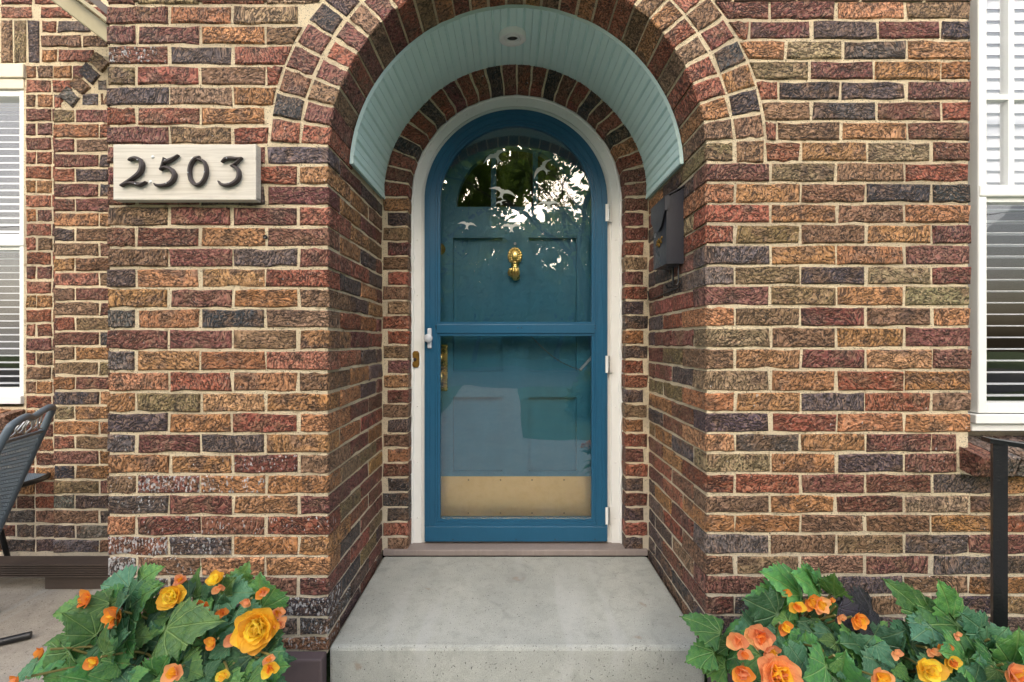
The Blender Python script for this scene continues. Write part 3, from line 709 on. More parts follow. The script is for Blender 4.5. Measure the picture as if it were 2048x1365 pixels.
# ------------------------------------------------------------------ step, sills, ground, porch
def structure(o): return tag(o, kind='structure')
stp = MB().box(XL+.006, XR-.006, -.012, YB-.001, .0, ZC-1.004, .012).build('entry_step', M['step']); structure(stp)
m = MB().box(-60, 60, -60, .62, -.3, -.004); structure(m.build('ground', M['lawn']))
por = MB().box(-4.2, XE+.05, -1.25, .70, -.2, ZC-1.069, .01).build('porch_floor', M['slab']); structure(por)
wk = MB(); wk.box(-1.2, 1.6, -2.6, -.02, -.1, .0); wk.box(-1.25, .15, -9.2, -2.6, -.1, .0); structure(wk.build('front_walk', M['walk']))
structure(MB().box(-60, 60, -17.5, -9.2, -.2, .004).build('road', M['road']))
tb = MB().box(XE+.06, XL-.006, -.040, .004, .03, ZC-1.026, .006).build('base_timber', M['mauve']); tag(tb, 'dark mauve painted timber at wall foot left of the step', 'timber', 'timbers at the wall foot')
tb = MB().box(XR+.004, 3.2, -.040, .004, .03, ZC-1.026, .006).build('base_timber', M['mauve']); tag(tb, 'dark mauve painted timber at wall foot right of the step', 'timber', 'timbers at the wall foot')
# ------------------------------------------------------------------ recessed wall on the left, pilaster, window
YR, YP = .586, .51
rw = MB().box(X_(47, YR)-.005, -1.30, YR+.005, YR+.25, .10, ZTOP+.3); rw.box(-4.3, X_(47, YR)-.005, YR+.005, YR+.25, .10, Z_(815, YR)); rw.box(-4.3, X_(47, YR)-.005, YR+.005, YR+.25, Z_(128, YR), ZTOP+.3); rw.box(-4.3, -3.25, YR+.005, YR+.25, Z_(815, YR), Z_(128, YR))
rwo = rw.build('recessed_wall', M['mortar'], house); tag(rwo, 'brick wall set back behind the porch on the left')
plr = MB().box(X_(106, YP)+.005, -1.30, YP+.005, YR+.01, .10, Z_(215, YP)).build('pilaster', M['mortar'], house); tag(plr, 'brick pilaster beside the porch with slanted brick at its top')
CW = 'RMRMDBTRMBT'
for k in range(0, 36):                     # strip between window and pilaster
    t = 131+28.75*k; b = t+24.3
    if t > 1098: break
    b = min(b, 1110)
    zt, zb = Z_(t, YR), Z_(b, YR)
    js = [49, 102, 150] if k % 2 else [49, 71, 104, 150]
    if k < 3: js = js[:-1]+[143, 185, 218]
    if t > 880: js = [-120, -60, 2, 49+20, 112] if k % 2 else [-130, -88, -28, 30, 68, 112]
    elif t > 812: js = [50, 106] if k % 2 else [50, 71, 106]
    for i in range(len(js)-1):
        x0, x1 = X_(js[i]+1.6, YR), X_(js[i+1]-1.6, YR)
        face_brick(rwo, x0, x1, x0, x1, zt, zb, R.choice(CW if t < 1000 else 'DBYMD'), 0, .08, YR)
for (x0, x1, y0, y1, c) in ((80, 141, 13, 35, 'R'), (1, 62, 13, 35, 'R'), (145, 213, 13, 35, 'R'), (82, 110, 41, 64, 'R'), (114, 180, 41, 64, 'D'), (81, 160, 70, 93, 'B'), (164, 215, 70, 93, 'B'), (82, 112, 99, 123, 'T'), (116, 186, 99, 123, 'R'), (1, 62, -16, 8, 'M'), (66, 128, -16, 8, 'R'), (132, 200, -16, 8, 'B')):
    face_brick(rwo, X_(x0, YR), X_(x1, YR), X_(x0, YR), X_(x1, YR), Z_(y0, YR), Z_(y1, YR), c, 0, .08, YR)
for i in range(-6, 4):                     # soldier course over the window
    x0, x1 = X_(1+27*(i-0)-1, YR), X_(1+27*i+22, YR)
    if x0 > X_(76, YR): continue
    face_brick(rwo, x0, x1, x0, x1, Z_(40, YR), Z_(125, YR), 'BGDTBMBTRD'[(i+6) % 10] if i < 0 else 'BOD'[i % 3], 0, .08, YR)
for k in range(0, 30):
    t = 219+29.75*k; b = t+25.2
    if t > 1098: break
    b = min(b, 1106); zt, zb = Z_(t, YP), Z_(b, YP)
    js = [106, 148.5, 218] if k % 2 == 0 else [106, 197, 240]
    for i in range(len(js)-1):
        x0, x1 = X_(js[i]+(1.7 if i else 0), YP), X_(js[i+1]-1.7, YP)
        face_brick(plr, x0, x1, x0, x1, zt, zb, R.choice('TBRMDKBTMO') if t < 990 else R.choice('YYDB'), 0, .07, YP)
pb = MB()                                   # the part of the pilaster that the pier hides
for k in range(0, 30):
    t = 219+29.75*k
    if t > 1098: break
    zt, zb = Z_(t, YP), Z_(min(t+25.2, 1106), YP); x = X_(218 if k % 2 == 0 else 240, YP)+.004
    while x < -1.34: pb.box(x, min(x+.203, -1.302), YP, YP+.05, zb, zt); x += .213
o = pb.build('hidden_bricks', M['brick'], plr); o.color = bcol('B'); tag(o, kind='stuff')
for (px, py, c) in ((136, 193, 'Y'), (157, 169, 'B'), (176, 146, 'K'), (196, 124, 'O')):   # slanted brick
    p = P(px, py, YP); brick(plr, rect(.082, .056), .08, c, p, 0., 0., rad(-40) if False else rad(42))
for (px, py, w_, h_, c) in ((180, 199, 34, 25, 'Y'), (209, 199, 18, 25, 'B'), (204, 170, 20, 22, 'Y'), (115, 205, 16, 22, 'R')):
    brick(plr, rect(w_*(DC+YP)/F, h_*(DC+YP)/F), .05, c, P(px, py, YP+.006))
m = MB().prism([(X_(106, YP)+.01, Z_(216, YP)), (-1.31, Z_(216, YP)), (-1.31, Z_(120, YP)), (X_(196, YP), Z_(112, YP))], YP+.008, YR+.01); m.build('slanted_mortar', M['mortar'], plr)
fb = MB()                                   # courses of the recessed wall beyond the picture
for k in range(48):
    zb = .14+k*.0678; zt = zb+.057
    for i in range(10):
        x0 = -4.3+.213*i+(.105 if k % 2 else 0); x1 = x0+.203
        lim = -3.26 if Z_(815, YR)-.02 < zt and zb < Z_(125, YR)+.01 else X_(-3, YR)-.16
        x1 = min(x1, lim)
        if x1-x0 > .03: fb.box(x0, x1, YR, YR+.05, zb, zt)
o = fb.build('far_bricks', M['brick'], rwo); o.color = bcol('B'); tag(o, kind='stuff')
def window(name, label, x0, x1, zs, Y, slat_pitch, slat_tilt, muntin, room):
    w = empty(name, ((x0+x1)/2, Y, zs[0]), house); tag(w, label)
    z0, zm0, zm1, z1 = zs; fr = .030
    MB().box(x0, x0+fr, Y-.012, Y+.06, z0, z1, .004).build('frame_side', M['white'], w); MB().box(x1-fr, x1, Y-.012, Y+.06, z0, z1, .004).build('frame_side', M['white'], w)
    MB().box(x0+fr, x1-fr, Y-.010, Y+.06, z0, z0+.034, .003).build('frame_rail', M['white'], w); MB().box(x0+fr, x1-fr, Y-.010, Y+.06, z1-.03, z1, .003).build('frame_rail', M['white'], w)
    m = MB(); m.box(x0+.002, x1-.002, Y-.016, Y+.03, zm0, zm1, .005); m.box(x0+fr, x1-fr, Y-.004, Y+.04, zm0-.016, zm0); m.build('meeting_rail', M['white'], w)
    MB().box(x0+fr, x0+fr+.014, Y+.004, Y+.05, z0+.034, z1-.03).build('sash', M['white'], w); MB().box(x1-fr-.014, x1-fr, Y+.004, Y+.05, z0+.034, z1-.03).build('sash', M['white'], w)
    if muntin:
        for xm in muntin[0]: MB().box(xm-.010, xm+.010, Y+.008, Y+.035, zm1, z1-.03).build('muntin', M['white'], w)
        for zz in muntin[1]: MB().box(x0+fr, x1-fr, Y+.0075, Y+.034, zz-.009, zz+.009).build('muntin', M['white'], w)
    MB().box(x0+fr, x1-fr, Y+.020, Y+.024, zm1, z1-.03).build('pane', M['wglass'], w)
    MB().box(x0+fr, x1-fr, Y+.012, Y+.016, z0+.034, zm0).build('pane', M['wglass'], w)
    z = z0+.05; sh = None
    while z < z1-.02:
        t_ = slat_tilt[1] if z > zm0 else slat_tilt[0]; hw = slat_pitch*.56
        q = hw*math.cos(t_); v = hw*math.sin(t_)
        yc = Y+.10
        MB().add([(x0+.02, yc-q, z-v), (x1-.02, yc-q, z-v), (x1-.02, yc, z+.0025), (x0+.02, yc, z+.0025), (x1-.02, yc+q, z+v), (x0+.02, yc+q, z+v)]+[(x0+.02, yc-q, z-v-.002), (x1-.02, yc-q, z-v-.002), (x1-.02, yc+q, z+v-.002), (x0+.02, yc+q, z+v-.002)],
                 [(0, 1, 2, 3), (3, 2, 4, 5), (6, 9, 8, 7), (0, 6, 7, 1), (5, 4, 8, 9)]).build('blind_slat', M['slat'], w)
        z += slat_pitch
    m = MB(); a, b = room
    m.box(x0-.3, x1+.3, Y+1.5, Y+1.52, z0-.5, z1+.3); m.box(x0-.32, x0-.3, Y+.28, Y+1.5, z0-.5, z1+.3); m.box(x1+.3, x1+.32, Y+.28, Y+1.5, z0-.5, z1+.3); m.box(x0-.3, x1+.3, Y+.28, Y+1.5, z0-.52, z0-.5); m.box(x0-.3, x1+.3, Y+.28, Y+1.5, z1+.3, z1+.32)
    m.build('room', M['dark'], w); return w
YW = .06
wr = window('window', 'white sash window with plantation blinds at the right edge', X_(1945, YW)+.008, 2.53, (Z_(826, YW), Z_(396, YW), Z_(373, YW), Z_(-160, YW)), YW, .0425, (.03, 1.28), ([X_(2028, YW), X_(2028, YW)+.5], [Z_(192, YW), Z_(10, YW)+.2]), (0, 0))
m = MB(); m.box(X_(1940, YW), 2.55, YW-.02, YW+.05, Z_(846, YW), Z_(828, YW), .003); m.box(X_(1941, YW), 2.55, YW-.005, YW+.05, Z_(862, YW), Z_(847, YW), .002); m.build('sill', M['white'], wr)
wsl = window('window', 'white sash window with open blinds behind the patio chair', -3.2, X_(47, YR), (Z_(792, YR), Z_(492, YR), Z_(468, YR), Z_(178, YR)), YR+.02, .034, (.12, .5), None, (0, 0))
m = MB(); m.box(-3.22, X_(46, YR), YR-.01, YR+.07, Z_(808, YR), Z_(792, YR), .003); m.build('sill', M['white'], wsl)
m = MB(); m.box(-3.22, X_(50, YR), YR-.008, YR+.2, Z_(157, YR), Z_(129, YR), .004); m.box(-3.22, X_(47, YR), YR+.0, YR+.2, Z_(178, YR), Z_(157, YR), .004); m.build('head_trim', M['cream'], wsl)
# rowlock sills
rs = empty('window_sill', (2.0, 0, Z_(950)), house); tag(rs, 'projecting sloped dark brick sill under the right window')
for i in range(13):
    x = X_(1920)+.034+i*.068
    brick(rs, rect(.060, .070), .155, 'KDYDKDMDYK'[i % 10] if i else 'M', (x, -.055, Z_(926)), 0., .15, 0., rad(14))
MB().box(X_(1920)+.006, 2.8, -.030, .10, Z_(950)+.006, Z_(908), 0).build('sill_mortar', M['mortar'], rs)
rs2 = empty('window_sill', (-2.7, YR-.03, Z_(870, YR)), house); tag(rs2, 'brown brick sill under the left window')
for i in range(12):
    x = X_(50, YR)-.033-i*.066
    if x < -3.3: break
    brick(rs2, rect(.058, .115), .16, R.choice('BTMB'), (x, YR-.07, Z_(850, YR)), 0., 0., 0., rad(10))
# beige rake board of the porch roof, top left
YK = .30
rk = empty('porch_rake', P(160, 40, YK), house); tag(rk, 'beige sloped roof board at the top left')
def kx(px, py): p = P(px, py, YK); return (p.x, p.z)
MB().prism([kx(-30, -99), kx(60, -73), kx(260, 84), kx(260, 121)], YK, YK+.04, .004).build('rake_board', M['beige'], rk)
MB().prism([kx(60, -73), kx(75, -72), kx(262, 74), kx(261, 83)], YK-.035, YK+.05, .003).build('drip_edge', M['beige'], rk)
MB().prism([kx(70, -90), kx(110, -72), kx(270, 58), kx(264, 72)], YK+.01, YK+.30).build('roof_deck', M['brown'], rk)
# ribbed board and block on the porch
m = MB(); zt, zb = Z_(1130, .42), Z_(1157, .42); xs0, xs1 = -2.9, XE+.06; nr = 6; prof = [(.495, zt+.001), (.425, zt)]
for i in range(nr):
    a = zt-(zt-zb)*i/nr; hgt = (zt-zb)/nr; prof += [(.420, a-hgt*.1), (.420, a-hgt*.55), (.427, a-hgt*.65), (.427, a-hgt*.95)]
prof += [(.43, zb), (.495, zb)]
n = len(prof); m.add([(x, y, z) for x in (xs0, xs1) for y, z in prof], [(i, (i+1) % n, n+(i+1) % n, n+i) for i in range(n)]+[list(range(n)), list(range(n, 2*n))[::-1]])
tag(m.build('ribbed_board', M['brown']), 'long dark brown ribbed board along the foot of the recessed wall', 'board')
zf = ZC-1.069
tag(MB().box(X_(89, .44), XE+.05, .44, .50, zf, zb-.001, .003).build('support_block', M['brown']), 'dark brown wooden block under the ribbed board', 'block')
ap = P(530, 474, 0); m = MB(); m.lathe([(.0, .002), (.005, .002), (.006, .004), (.0065, -.004), (.008, -.006)], Matrix.Translation((ap.x, .002, ap.z)) @ Matrix.Rotation(rad(90), 4, 'X'), 14); m.build('wall_anchor', M['lens'], front)
# ------------------------------------------------------------------ house number sign
YN = -.030
sg = empty('house_number_sign', P(370, 398, YN)); tag(sg, 'cream wooden house number sign reading 2503 on the brick wall', 'sign')
a0, a1 = P(225.5, 398, YN), P(510, 288.5, YN)
bd = MB().box(a0.x, a1.x, YN, -.003, a0.z, a1.z, .004).build('board', M['signwood'], sg)
m = MB(); m.box(a0.x+.002, a1.x+.004, YN-.001, -.002, a0.z-.004, a0.z+.006, .002); m.box(a1.x-.006, a1.x+.004, YN-.0012, -.002, a0.z-.002, a1.z, .002); m.build('edge_moulding', M['signwood'], sg)
def zp(x, y): p = P(x/2.968, y/2.968, YN); return Vector((p.x, p.z))
def stroke(pts, name='digit'):
    """pts: (x, y, half width) in the enlarged photo; a smooth ribbon with thickness"""
    P_ = [(zp(x, y), w/2.968*(DC+YN)/F) for x, y, w in pts]; out = []
    def cr(a, b, c, d, t): return .5*((2*b)+(c-a)*t+(2*a-5*b+4*c-d)*t*t+(3*b-a-3*c+d)*t**3)
    for i in range(len(P_)-1):
        q = [P_[max(0, i-1)], P_[i], P_[i+1], P_[min(len(P_)-1, i+2)]]
        for s in range(6): t = s/6; out.append((cr(q[0][0], q[1][0], q[2][0], q[3][0], t), q[1][1]*(1-t)+q[2][1]*t))
    out.append(P_[-1]); L = []; Rr = []
    for i, (p, w) in enumerate(out):
        d = (out[min(i+1, len(out)-1)][0]-out[max(i-1, 0)][0]).normalized(); nn = Vector((-d.y, d.x)); L.append(p+nn*w); Rr.append(p-nn*w)
    k = len(out); y0, ym, y1 = YN-.002, YN-.010, YN-.014
    vs = [(p.x, y0, p.y) for p in L]+[(p.x, ym, p.y) for p in L]+[((a*.7+b*.3).x, y1, (a*.7+b*.3).y) for a, b in zip(L, Rr)]+[((a*.3+b*.7).x, y1, (a*.3+b*.7).y) for a, b in zip(L, Rr)]+[(p.x, ym, p.y) for p in Rr]+[(p.x, y0, p.y) for p in Rr]
    fs = []
    for r_ in range(5):
        for i in range(k-1): fs.append((r_*k+i, r_*k+i+1, (r_+1)*k+i+1, (r_+1)*k+i))
    fs += [[r_*k for r_ in range(6)], [r_*k+k-1 for r_ in range(6)][::-1]]
    return vs, fs
def digit(strokes, screws):
    m = MB()
    for sp in strokes: m.add(*stroke([(x, y, w*.84) for x, y, w in sp]))
    o = m.build('digit', M['digit'], sg)
    for x, y in screws: p = zp(x, y); MB().sphere((p.x, YN-.0145, p.y), .0022, None, 8).build('screw', M['steel'], o)
digit([[(778, 962, 5), (790, 950, 11), (815, 946, 12), (842, 958, 14), (853, 990, 16), (840, 1030, 16), (805, 1060, 12), (765, 1087, 10), (730, 1110, 9)], [(742, 1104, 6), (775, 1092, 8), (805, 1094, 13), (835, 1102, 15), (862, 1095, 9), (881, 1085, 3)]], [(825, 1102), (838, 962)])
digit([[(982, 970, 13), (1010, 962, 15), (1040, 947, 11), (1072, 928, 2)], [(988, 945, 8), (980, 975, 9), (972, 1000, 9), (966, 1020, 7)], [(962, 1012, 6), (990, 1000, 10), (1022, 1010, 14), (1044, 1040, 15), (1036, 1075, 15), (1010, 1098, 13), (975, 1107, 11), (940, 1106, 10), (930, 1096, 4)]], [(1006, 1098), (1000, 962)])
digit([[(1196, 940, 10), (1165, 950, 12), (1142, 985, 12), (1134, 1030, 12), (1145, 1078, 13), (1178, 1104, 12), (1212, 1085, 12), (1232, 1040, 12), (1232, 1000, 12), (1218, 965, 10), (1185, 952, 9)]], [(1135, 1036), (1230, 1032)])
digit([[(1326, 972, 3), (1345, 952, 12), (1375, 946, 13), (1410, 948, 10), (1447, 944, 4)], [(1440, 946, 5), (1415, 970, 8), (1385, 995, 7)], [(1380, 992, 6), (1405, 998, 10), (1425, 1025, 14), (1420, 1068, 15), (1390, 1095, 13), (1350, 1106, 11), (1318, 1098, 9), (1308, 1082, 4)]], [(1362, 952), (1375, 1096)])
m = MB()
for x, y in ((908, 934), (1145, 945), (895, 1081)): p = zp(x, y); m.sphere((p.x, YN-.001, p.y), .005, None, 10, (1, .5, 1))
m.build('screw_caps', M['white'], sg)
# ------------------------------------------------------------------ mailbox on the right side of the recess
mx0, mx1 = .583, XR-.001; my0, my1 = .184, .334; mz0, mz1 = ZC+.297, ZC+.545; mzt = ZC+.586
mb = empty('mailbox', ((mx0+mx1)/2, .26, mz0)); tag(mb, 'black metal mailbox on the right brick wall of the entry', 'mailbox')
m = MB(); m.add([(mx0, my0, mz0), (mx1, my0, mz0), (mx1, my0, mzt-.006), (mx0, my0, mz1), (mx0, my1, mz0), (mx1, my1, mz0), (mx1, my1, mzt-.006), (mx0, my1, mz1)], [(0, 1, 2, 3), (4, 7, 6, 5), (0, 3, 7, 4), (1, 5, 6, 2), (0, 4, 5, 1), (3, 2, 6, 7)])
m.build('body', M['mailbox'], mb)
m = MB(); th = .003; ya, yb = my0-.006, my1+.006; xa = mx0-.007
m.add([(xa, ya, mz1+.001), (mx1, ya, mzt), (mx1, yb, mzt), (xa, yb, mz1+.001), (xa, ya, mz1+.005), (mx1, ya, mzt+.004), (mx1, yb, mzt+.004), (xa, yb, mz1+.005)], [(0, 3, 2, 1), (4, 5, 6, 7), (0, 1, 5, 4), (2, 3, 7, 6), (1, 2, 6, 5), (0, 4, 7, 3)])
# the lid's front flap with a wavy lower edge
nn = 16; fl = []
for i in range(nn+1):
    t = i/nn; y = ya+(yb-ya)*t; drop = .052+.065*math.sin(math.pi*t)**1.5+.006*math.sin(9*t); fl.append((xa, y, mz1+.004)); fl.append((xa, y, mz1-drop))
b_ = [(x-.002, y, z) for x, y, z in fl]
m.add(fl+b_, [(2*i, 2*i+2, 2*i+3, 2*i+1) for i in range(nn)]+[(34+2*i, 34+2*i+1, 34+2*i+3, 34+2*i+2) for i in range(nn)]+[(2*i+1, 2*i+3, 34+2*i+3, 34+2*i+1) for i in range(nn)])
for i in range(6):
    z_ = mz1-.052*i/5
m.add([(xa-.002, ya, mz1+.004), (xa+.016, ya, mz1+.012), (xa+.018, ya, mz1-.030), (xa+.010, ya, mz1-.046), (xa-.002, ya, mz1-.052)]+[(xa-.002, ya+.002, mz1+.004), (xa+.016, ya+.002, mz1+.012), (xa+.018, ya+.002, mz1-.030), (xa+.010, ya+.002, mz1-.046), (xa-.002, ya+.002, mz1-.052)], [(0, 1, 2, 3, 4), (9, 8, 7, 6, 5)]+[(i, (i+1) % 5, 5+(i+1) % 5, 5+i) for i in range(5)])
m.build('lid', M['mailbox'], mb)
m = MB(); yc, zc_ = .262, mz0+.105                      # small raised brass ornament
for i in range(9): m.sphere((mx0-.002, yc-.030+.0075*i, zc_+.010-.018*abs(math.sin(i*1.3))-.0016*abs(i-4)), .0052, None, 8, (.6, 1, 1.2))
m.sphere((mx0-.002, yc, zc_-.02), .006, None, 8, (.6, 1, 1.5)); m.build('ornament', M['oldbrass'], mb)
MB().lathe([(.008, 0), (.008, .003), (.005, .003), (.005, .0)], Matrix.Translation((mx0, .270, mz0+.158)) @ Matrix.Rotation(rad(-90), 4, 'Y'), 16).build('lock', M['steel'], mb)
for y in (.206, .262):
    MB().tube([(XR-.012, y, mz0+.01), (XR-.012, y, mz0-.066), (XR-.018, y, mz0-.078), (XR-.034, y, mz0-.080), (XR-.040, y, mz0-.068)], .0038, 8).build('newspaper_hook', M['black'], mb)
m = MB(); zj = mz0-.085
m.tube([(XR-.006, .20, zj+.012), (XR-.005, .22, zj), (XR-.004, .35, zj-.004), (XR-.005, .47, zj-.010), (XR-.004, .585, zj-.012), (XR-.006, .595, zj+.03)], .0030, 6)
tag(m.build('cable', M['black']), 'thin dark cable along the mortar joint below the mailbox', 'cable')
# ------------------------------------------------------------------ iron railing on the right
YQ = -.25; pr = P(1998, 1280, YQ)
rl = empty('iron_railing', (pr.x, YQ, 0)); tag(rl, 'black iron handrail with square post in front of the right wall', 'railing')
def rbox(x, y, z0, z1, h):
    q = [(h, 0), (0, h), (-h, 0), (0, -h)]; a = rad(8); q = [(u*math.cos(a)-v*math.sin(a), u*math.sin(a)+v*math.cos(a)) for u, v in q]
    return MB().add([(x+u, y+v, z) for z in (z0, z1) for u, v in q], [(0, 1, 5, 4), (1, 2, 6, 5), (2, 3, 7, 6), (3, 0, 4, 7), (3, 2, 1, 0), (4, 5, 6, 7)])
ztp = Z_(886, YQ); rbox(pr.x, YQ, 0, ztp, .0195).build('post', M['black'], rl)
def bar(p, q, w, h):
    p, q = Vector(p), Vector(q); d = (q-p).normalized(); s_ = d.cross(Vector((0, 0, 1))).normalized()*w; u = s_.cross(d).normalized()*h
    return MB().add([p-s_-u, p+s_-u, p+s_+u, p-s_+u, q-s_-u, q+s_-u, q+s_+u, q-s_+u], [(0, 3, 2, 1), (4, 5, 6, 7), (0, 1, 5, 4), (1, 2, 6, 5), (2, 3, 7, 6), (3, 0, 4, 7)])
bar((pr.x-.024, YQ+.012, ztp+.006), (pr.x+.75, YQ-.26, ztp-.10), .019, .006).build('top_rail', M['black'], rl)
rbox(pr.x+.72, YQ-.25, 0, ztp-.10, .0195).build('post', M['black'], rl)
# ------------------------------------------------------------------ patio chair and table on the porch
chx, chy = -1.93, .30
cr_ = empty('patio_chair', (chx, chy, zf)); tag(cr_, 'slate grey metal mesh patio chair by the left window', 'chair')
# back frame: near stile N, far stile Fq, both leaning back to the right
TN, TF = P(22, 850, .07), P(103, 822, .36); BN, BF = P(-100, 1075, .02), P(-8, 1068, .30)
def rnd_path(pts, k=6):
    out = []; pts = [Vector(p) for p in pts]
    for i in range(len(pts)-1):
        a, b, c, d = pts[max(0, i-1)], pts[i], pts[i+1], pts[min(len(pts)-1, i+2)]
        for s in range(k): t = s/k; out.append(.5*((2*b)+(c-a)*t+(2*a-5*b+4*c-d)*t*t+(3*b-a-3*c+d)*t**3))
    return out+[pts[-1]]
tl = lambda u, v: (BN.lerp(BF, u)).lerp(TN.lerp(TF, u), v)
MB().tube(rnd_path([tl(0, -.35), tl(0, 0), tl(0, .5), tl(0, .92), tl(.06, 1.0), tl(.3, 1.03), tl(.5, 1.0), tl(.8, 1.04), tl(.97, 1.03), tl(1.01, .96), tl(1, .5), tl(1, 0), tl(1, -.2)]), .0125, 10).build('back_frame', M['chair'], cr_)
MB().tube([tl(0, .83), tl(1, .83)], .007, 8).build('back_crossbar', M['chair'], cr_)
m = MB()
for i in range(26):
    u = i/25
    m.tube([tl(.03+u*.94+.012*(-1)**j, .02+.8*j/24) for j in range(25)], .0019, 4, False)
for j in range(25): v = .02+.8*j/24; m.tube([tl(.03, v), tl(.97, v)], .0012, 4, False)
m.build('back_mesh', M['chair'], cr_)
m = MB()
for s in (0, 1):
    f = (lambda u: u) if s == 0 else (lambda u: 1-u)
    m.tube(rnd_path([tl(f(.08), .86), tl(f(.2), .88), tl(f(.33), .98), tl(f(.26), 1.0), tl(f(.2), .92), tl(f(.34), .88), tl(f(.46), .97), tl(f(.40), .99), tl(f(.38), .90), tl(f(.48), .86)]), .0035, 6)
m.build('scroll', M['steel'], cr_)
dv = Vector((-.86, -.5, 0)); sN, sF = tl(0, 0), tl(1, 0)
MB().tube(rnd_path([sN, sN+dv*.2+Vector((0, 0, .01)), sN+dv*.44, sN+dv*.47+(sF-sN)*.1, sF+dv*.47-(sF-sN)*.1, sF+dv*.44, sF+dv*.2+Vector((0, 0, .01)), sF]), .0125, 10).build('seat_frame', M['chair'], cr_)
m = MB()
for i in range(34): u = i/33; a = sN.lerp(sF, .03+.94*u); m.tube([a, a+dv*.46], .0022, 4, False)
for i in range(30): u = i/29; m.tube([sN+dv*.46*u, sF+dv*.46*u], .0018, 4, False)
m.build('seat_mesh', M['chair'], cr_)
RN, RF2 = P(62, 1277, .125), P(-6, 1246, .27); RN.z = RF2.z = zf+.014
for base, s_, rr_ in ((RN, sN, 0), (RF2, sF, 1)):
    fr = base+dv*.62
    MB().tube(rnd_path([base, base+dv*.1, fr-dv*.05, fr+Vector((0, 0, .05)), s_+dv*.42]), .0125, 10).build('sled_leg', M['black'], cr_)
    MB().tube([base+dv*.12, base+dv*.16+Vector((0, 0, .2)), s_+dv*.03], .0125, 10).build('rear_leg', M['black'], cr_)
    MB().tube(rnd_path([s_+Vector((0, 0, .24)), s_+dv*.2+Vector((0, 0, .26)), s_+dv*.42+Vector((0, 0, .22)), s_+dv*.44]), .011, 8).build('arm', M['chair'], cr_)
tcx = P(-28, 975, .47); tbl = empty('side_table', (tcx.x, .47, zf)); tag(tbl, 'dark round metal mesh side table behind the patio chair', 'table')
zt_ = Z_(968, .44); tr = .198
MB().lathe([(tr-.012, -.012), (tr, -.016), (tr+.004, -.004), (tr-.002, .006), (tr-.012, .004), (tr-.012, -.012)], Matrix.Translation((tcx.x, .47, zt_)), 40).build('rim', M['black'], tbl)
m = MB()
for i in range(-22, 23):
    d = i*.0084; L = math.sqrt(max(0, (tr-.008)**2-d*d)); m.tube([(tcx.x-L, .47+d, zt_), (tcx.x+L, .47+d, zt_)], .0018, 4, False); m.tube([(tcx.x+d, .47-L, zt_), (tcx.x+d, .47+L, zt_)], .0018, 4, False)
m.build('mesh_top', M['chair'], tbl)
for a in (100, 190, 260):
    a = rad(a); MB().tube([(tcx.x+.10*math.cos(a), .47+.10*math.sin(a), zt_-.012), (tcx.x+.06*math.cos(a), .47+.06*math.sin(a), zt_-.22), (tcx.x+.14*math.cos(a), .47+.12*math.sin(a), zf)], .010, 8).build('leg', M['black'], tbl)
# ------------------------------------------------------------------ begonias
def leaf_mesh(seed):
    q = random.Random(seed); skew = q.uniform(-.16, .16); wd = q.uniform(.36, .47)
    n = 17; left = []; right = []
    for side, arr in ((-1, left), (1, right)):
        w_ = wd*(1+side*skew)
        for i in range(n+1):
            t = i/n
            y = -.14*math.sin(math.pi*min(1, t*3))*(1 if t < .34 else 0)+t*1.0
            prof = math.sin(math.pi*min(1, t**.62))**.75*(1.05-.6*t) if t < 1 else 0
            x = side*w_*prof*1.2
            if 0 < i < n:
                k = 1+(.11 if i % 2 else -.05)+q.uniform(-.03, .03)
                if i in (7, 8, 11): k += .07*(1 if i != 8 else -1)
                x *= k; y += .018*(1 if i % 2 else -1)
            z = .20*abs(x)-.30*max(0, y-.25)**2*1.0-.55*x*x+q.gauss(0, .012)+.03*math.sin(9*y+side)
            arr.append(Vector((x, y, z)))
    mid = [Vector((0, l.y if 0 < i < n else (0 if i == 0 else 1.0), -.30*max(0, l.y-.25)**2-.02)) for i, l in enumerate(left)]
    mid[0] = Vector((0, 0, 0)); vs = mid+left+right; fs = []
    inner = []
    for arr in (left, right): inner.append([mid[i].lerp(arr[i], .5)+Vector((0, 0, .03+q.gauss(0, .008))) for i in range(n+1)])
    vs += inner[0]+inner[1]; k = n+1
    for i in range(n):
        fs += [(i, 3*k+i, 3*k+i+1, i+1), (3*k+i, k+i, k+i+1, 3*k+i+1), (i, i+1, 4*k+i+1, 4*k+i), (4*k+i, 4*k+i+1, 2*k+i+1, 2*k+i)]
    me = bpy.data.meshes.new('leaf'); me.from_pydata(vs, [], fs); me.polygons.foreach_set('use_smooth', [True]*len(fs)); me.update(); return me
LM = {}
for nm in ('leaf', 'leaf2', 'leaf3'):
    LM[nm] = []
    for s in range(7): me = leaf_mesh(s+(100 if nm == 'leaf3' else 0)); me.materials.append(M[nm]); LM[nm].append(me)
def petal_mesh(seed):
    q = random.Random(seed); vs = []; nu, nv = 5, 5; fs = []
    for j in range(nv+1):
        t = j/nv
        for i in range(nu+1):
            s = -1+2*i/nu; w = .42*math.sin(math.pi*(.12+.80*t))**.7
            vs.append((s*w*(1+.05*q.gauss(0, 1)), t*(1-.10*s*s), .32*t*t-.10*t+.16*s*s*w*2+q.gauss(0, .015)))
    for j in range(nv):
        for i in range(nu): a = j*(nu+1)+i; fs.append((a, a+1, a+nu+2, a+nu+1))
    me = bpy.data.meshes.new('petal'); me.from_pydata(vs, [], fs); me.polygons.foreach_set('use_smooth', [True]*len(fs)); me.materials.append(M['petal']); me.update(); return me
PM = [petal_mesh(s) for s in range(5)]
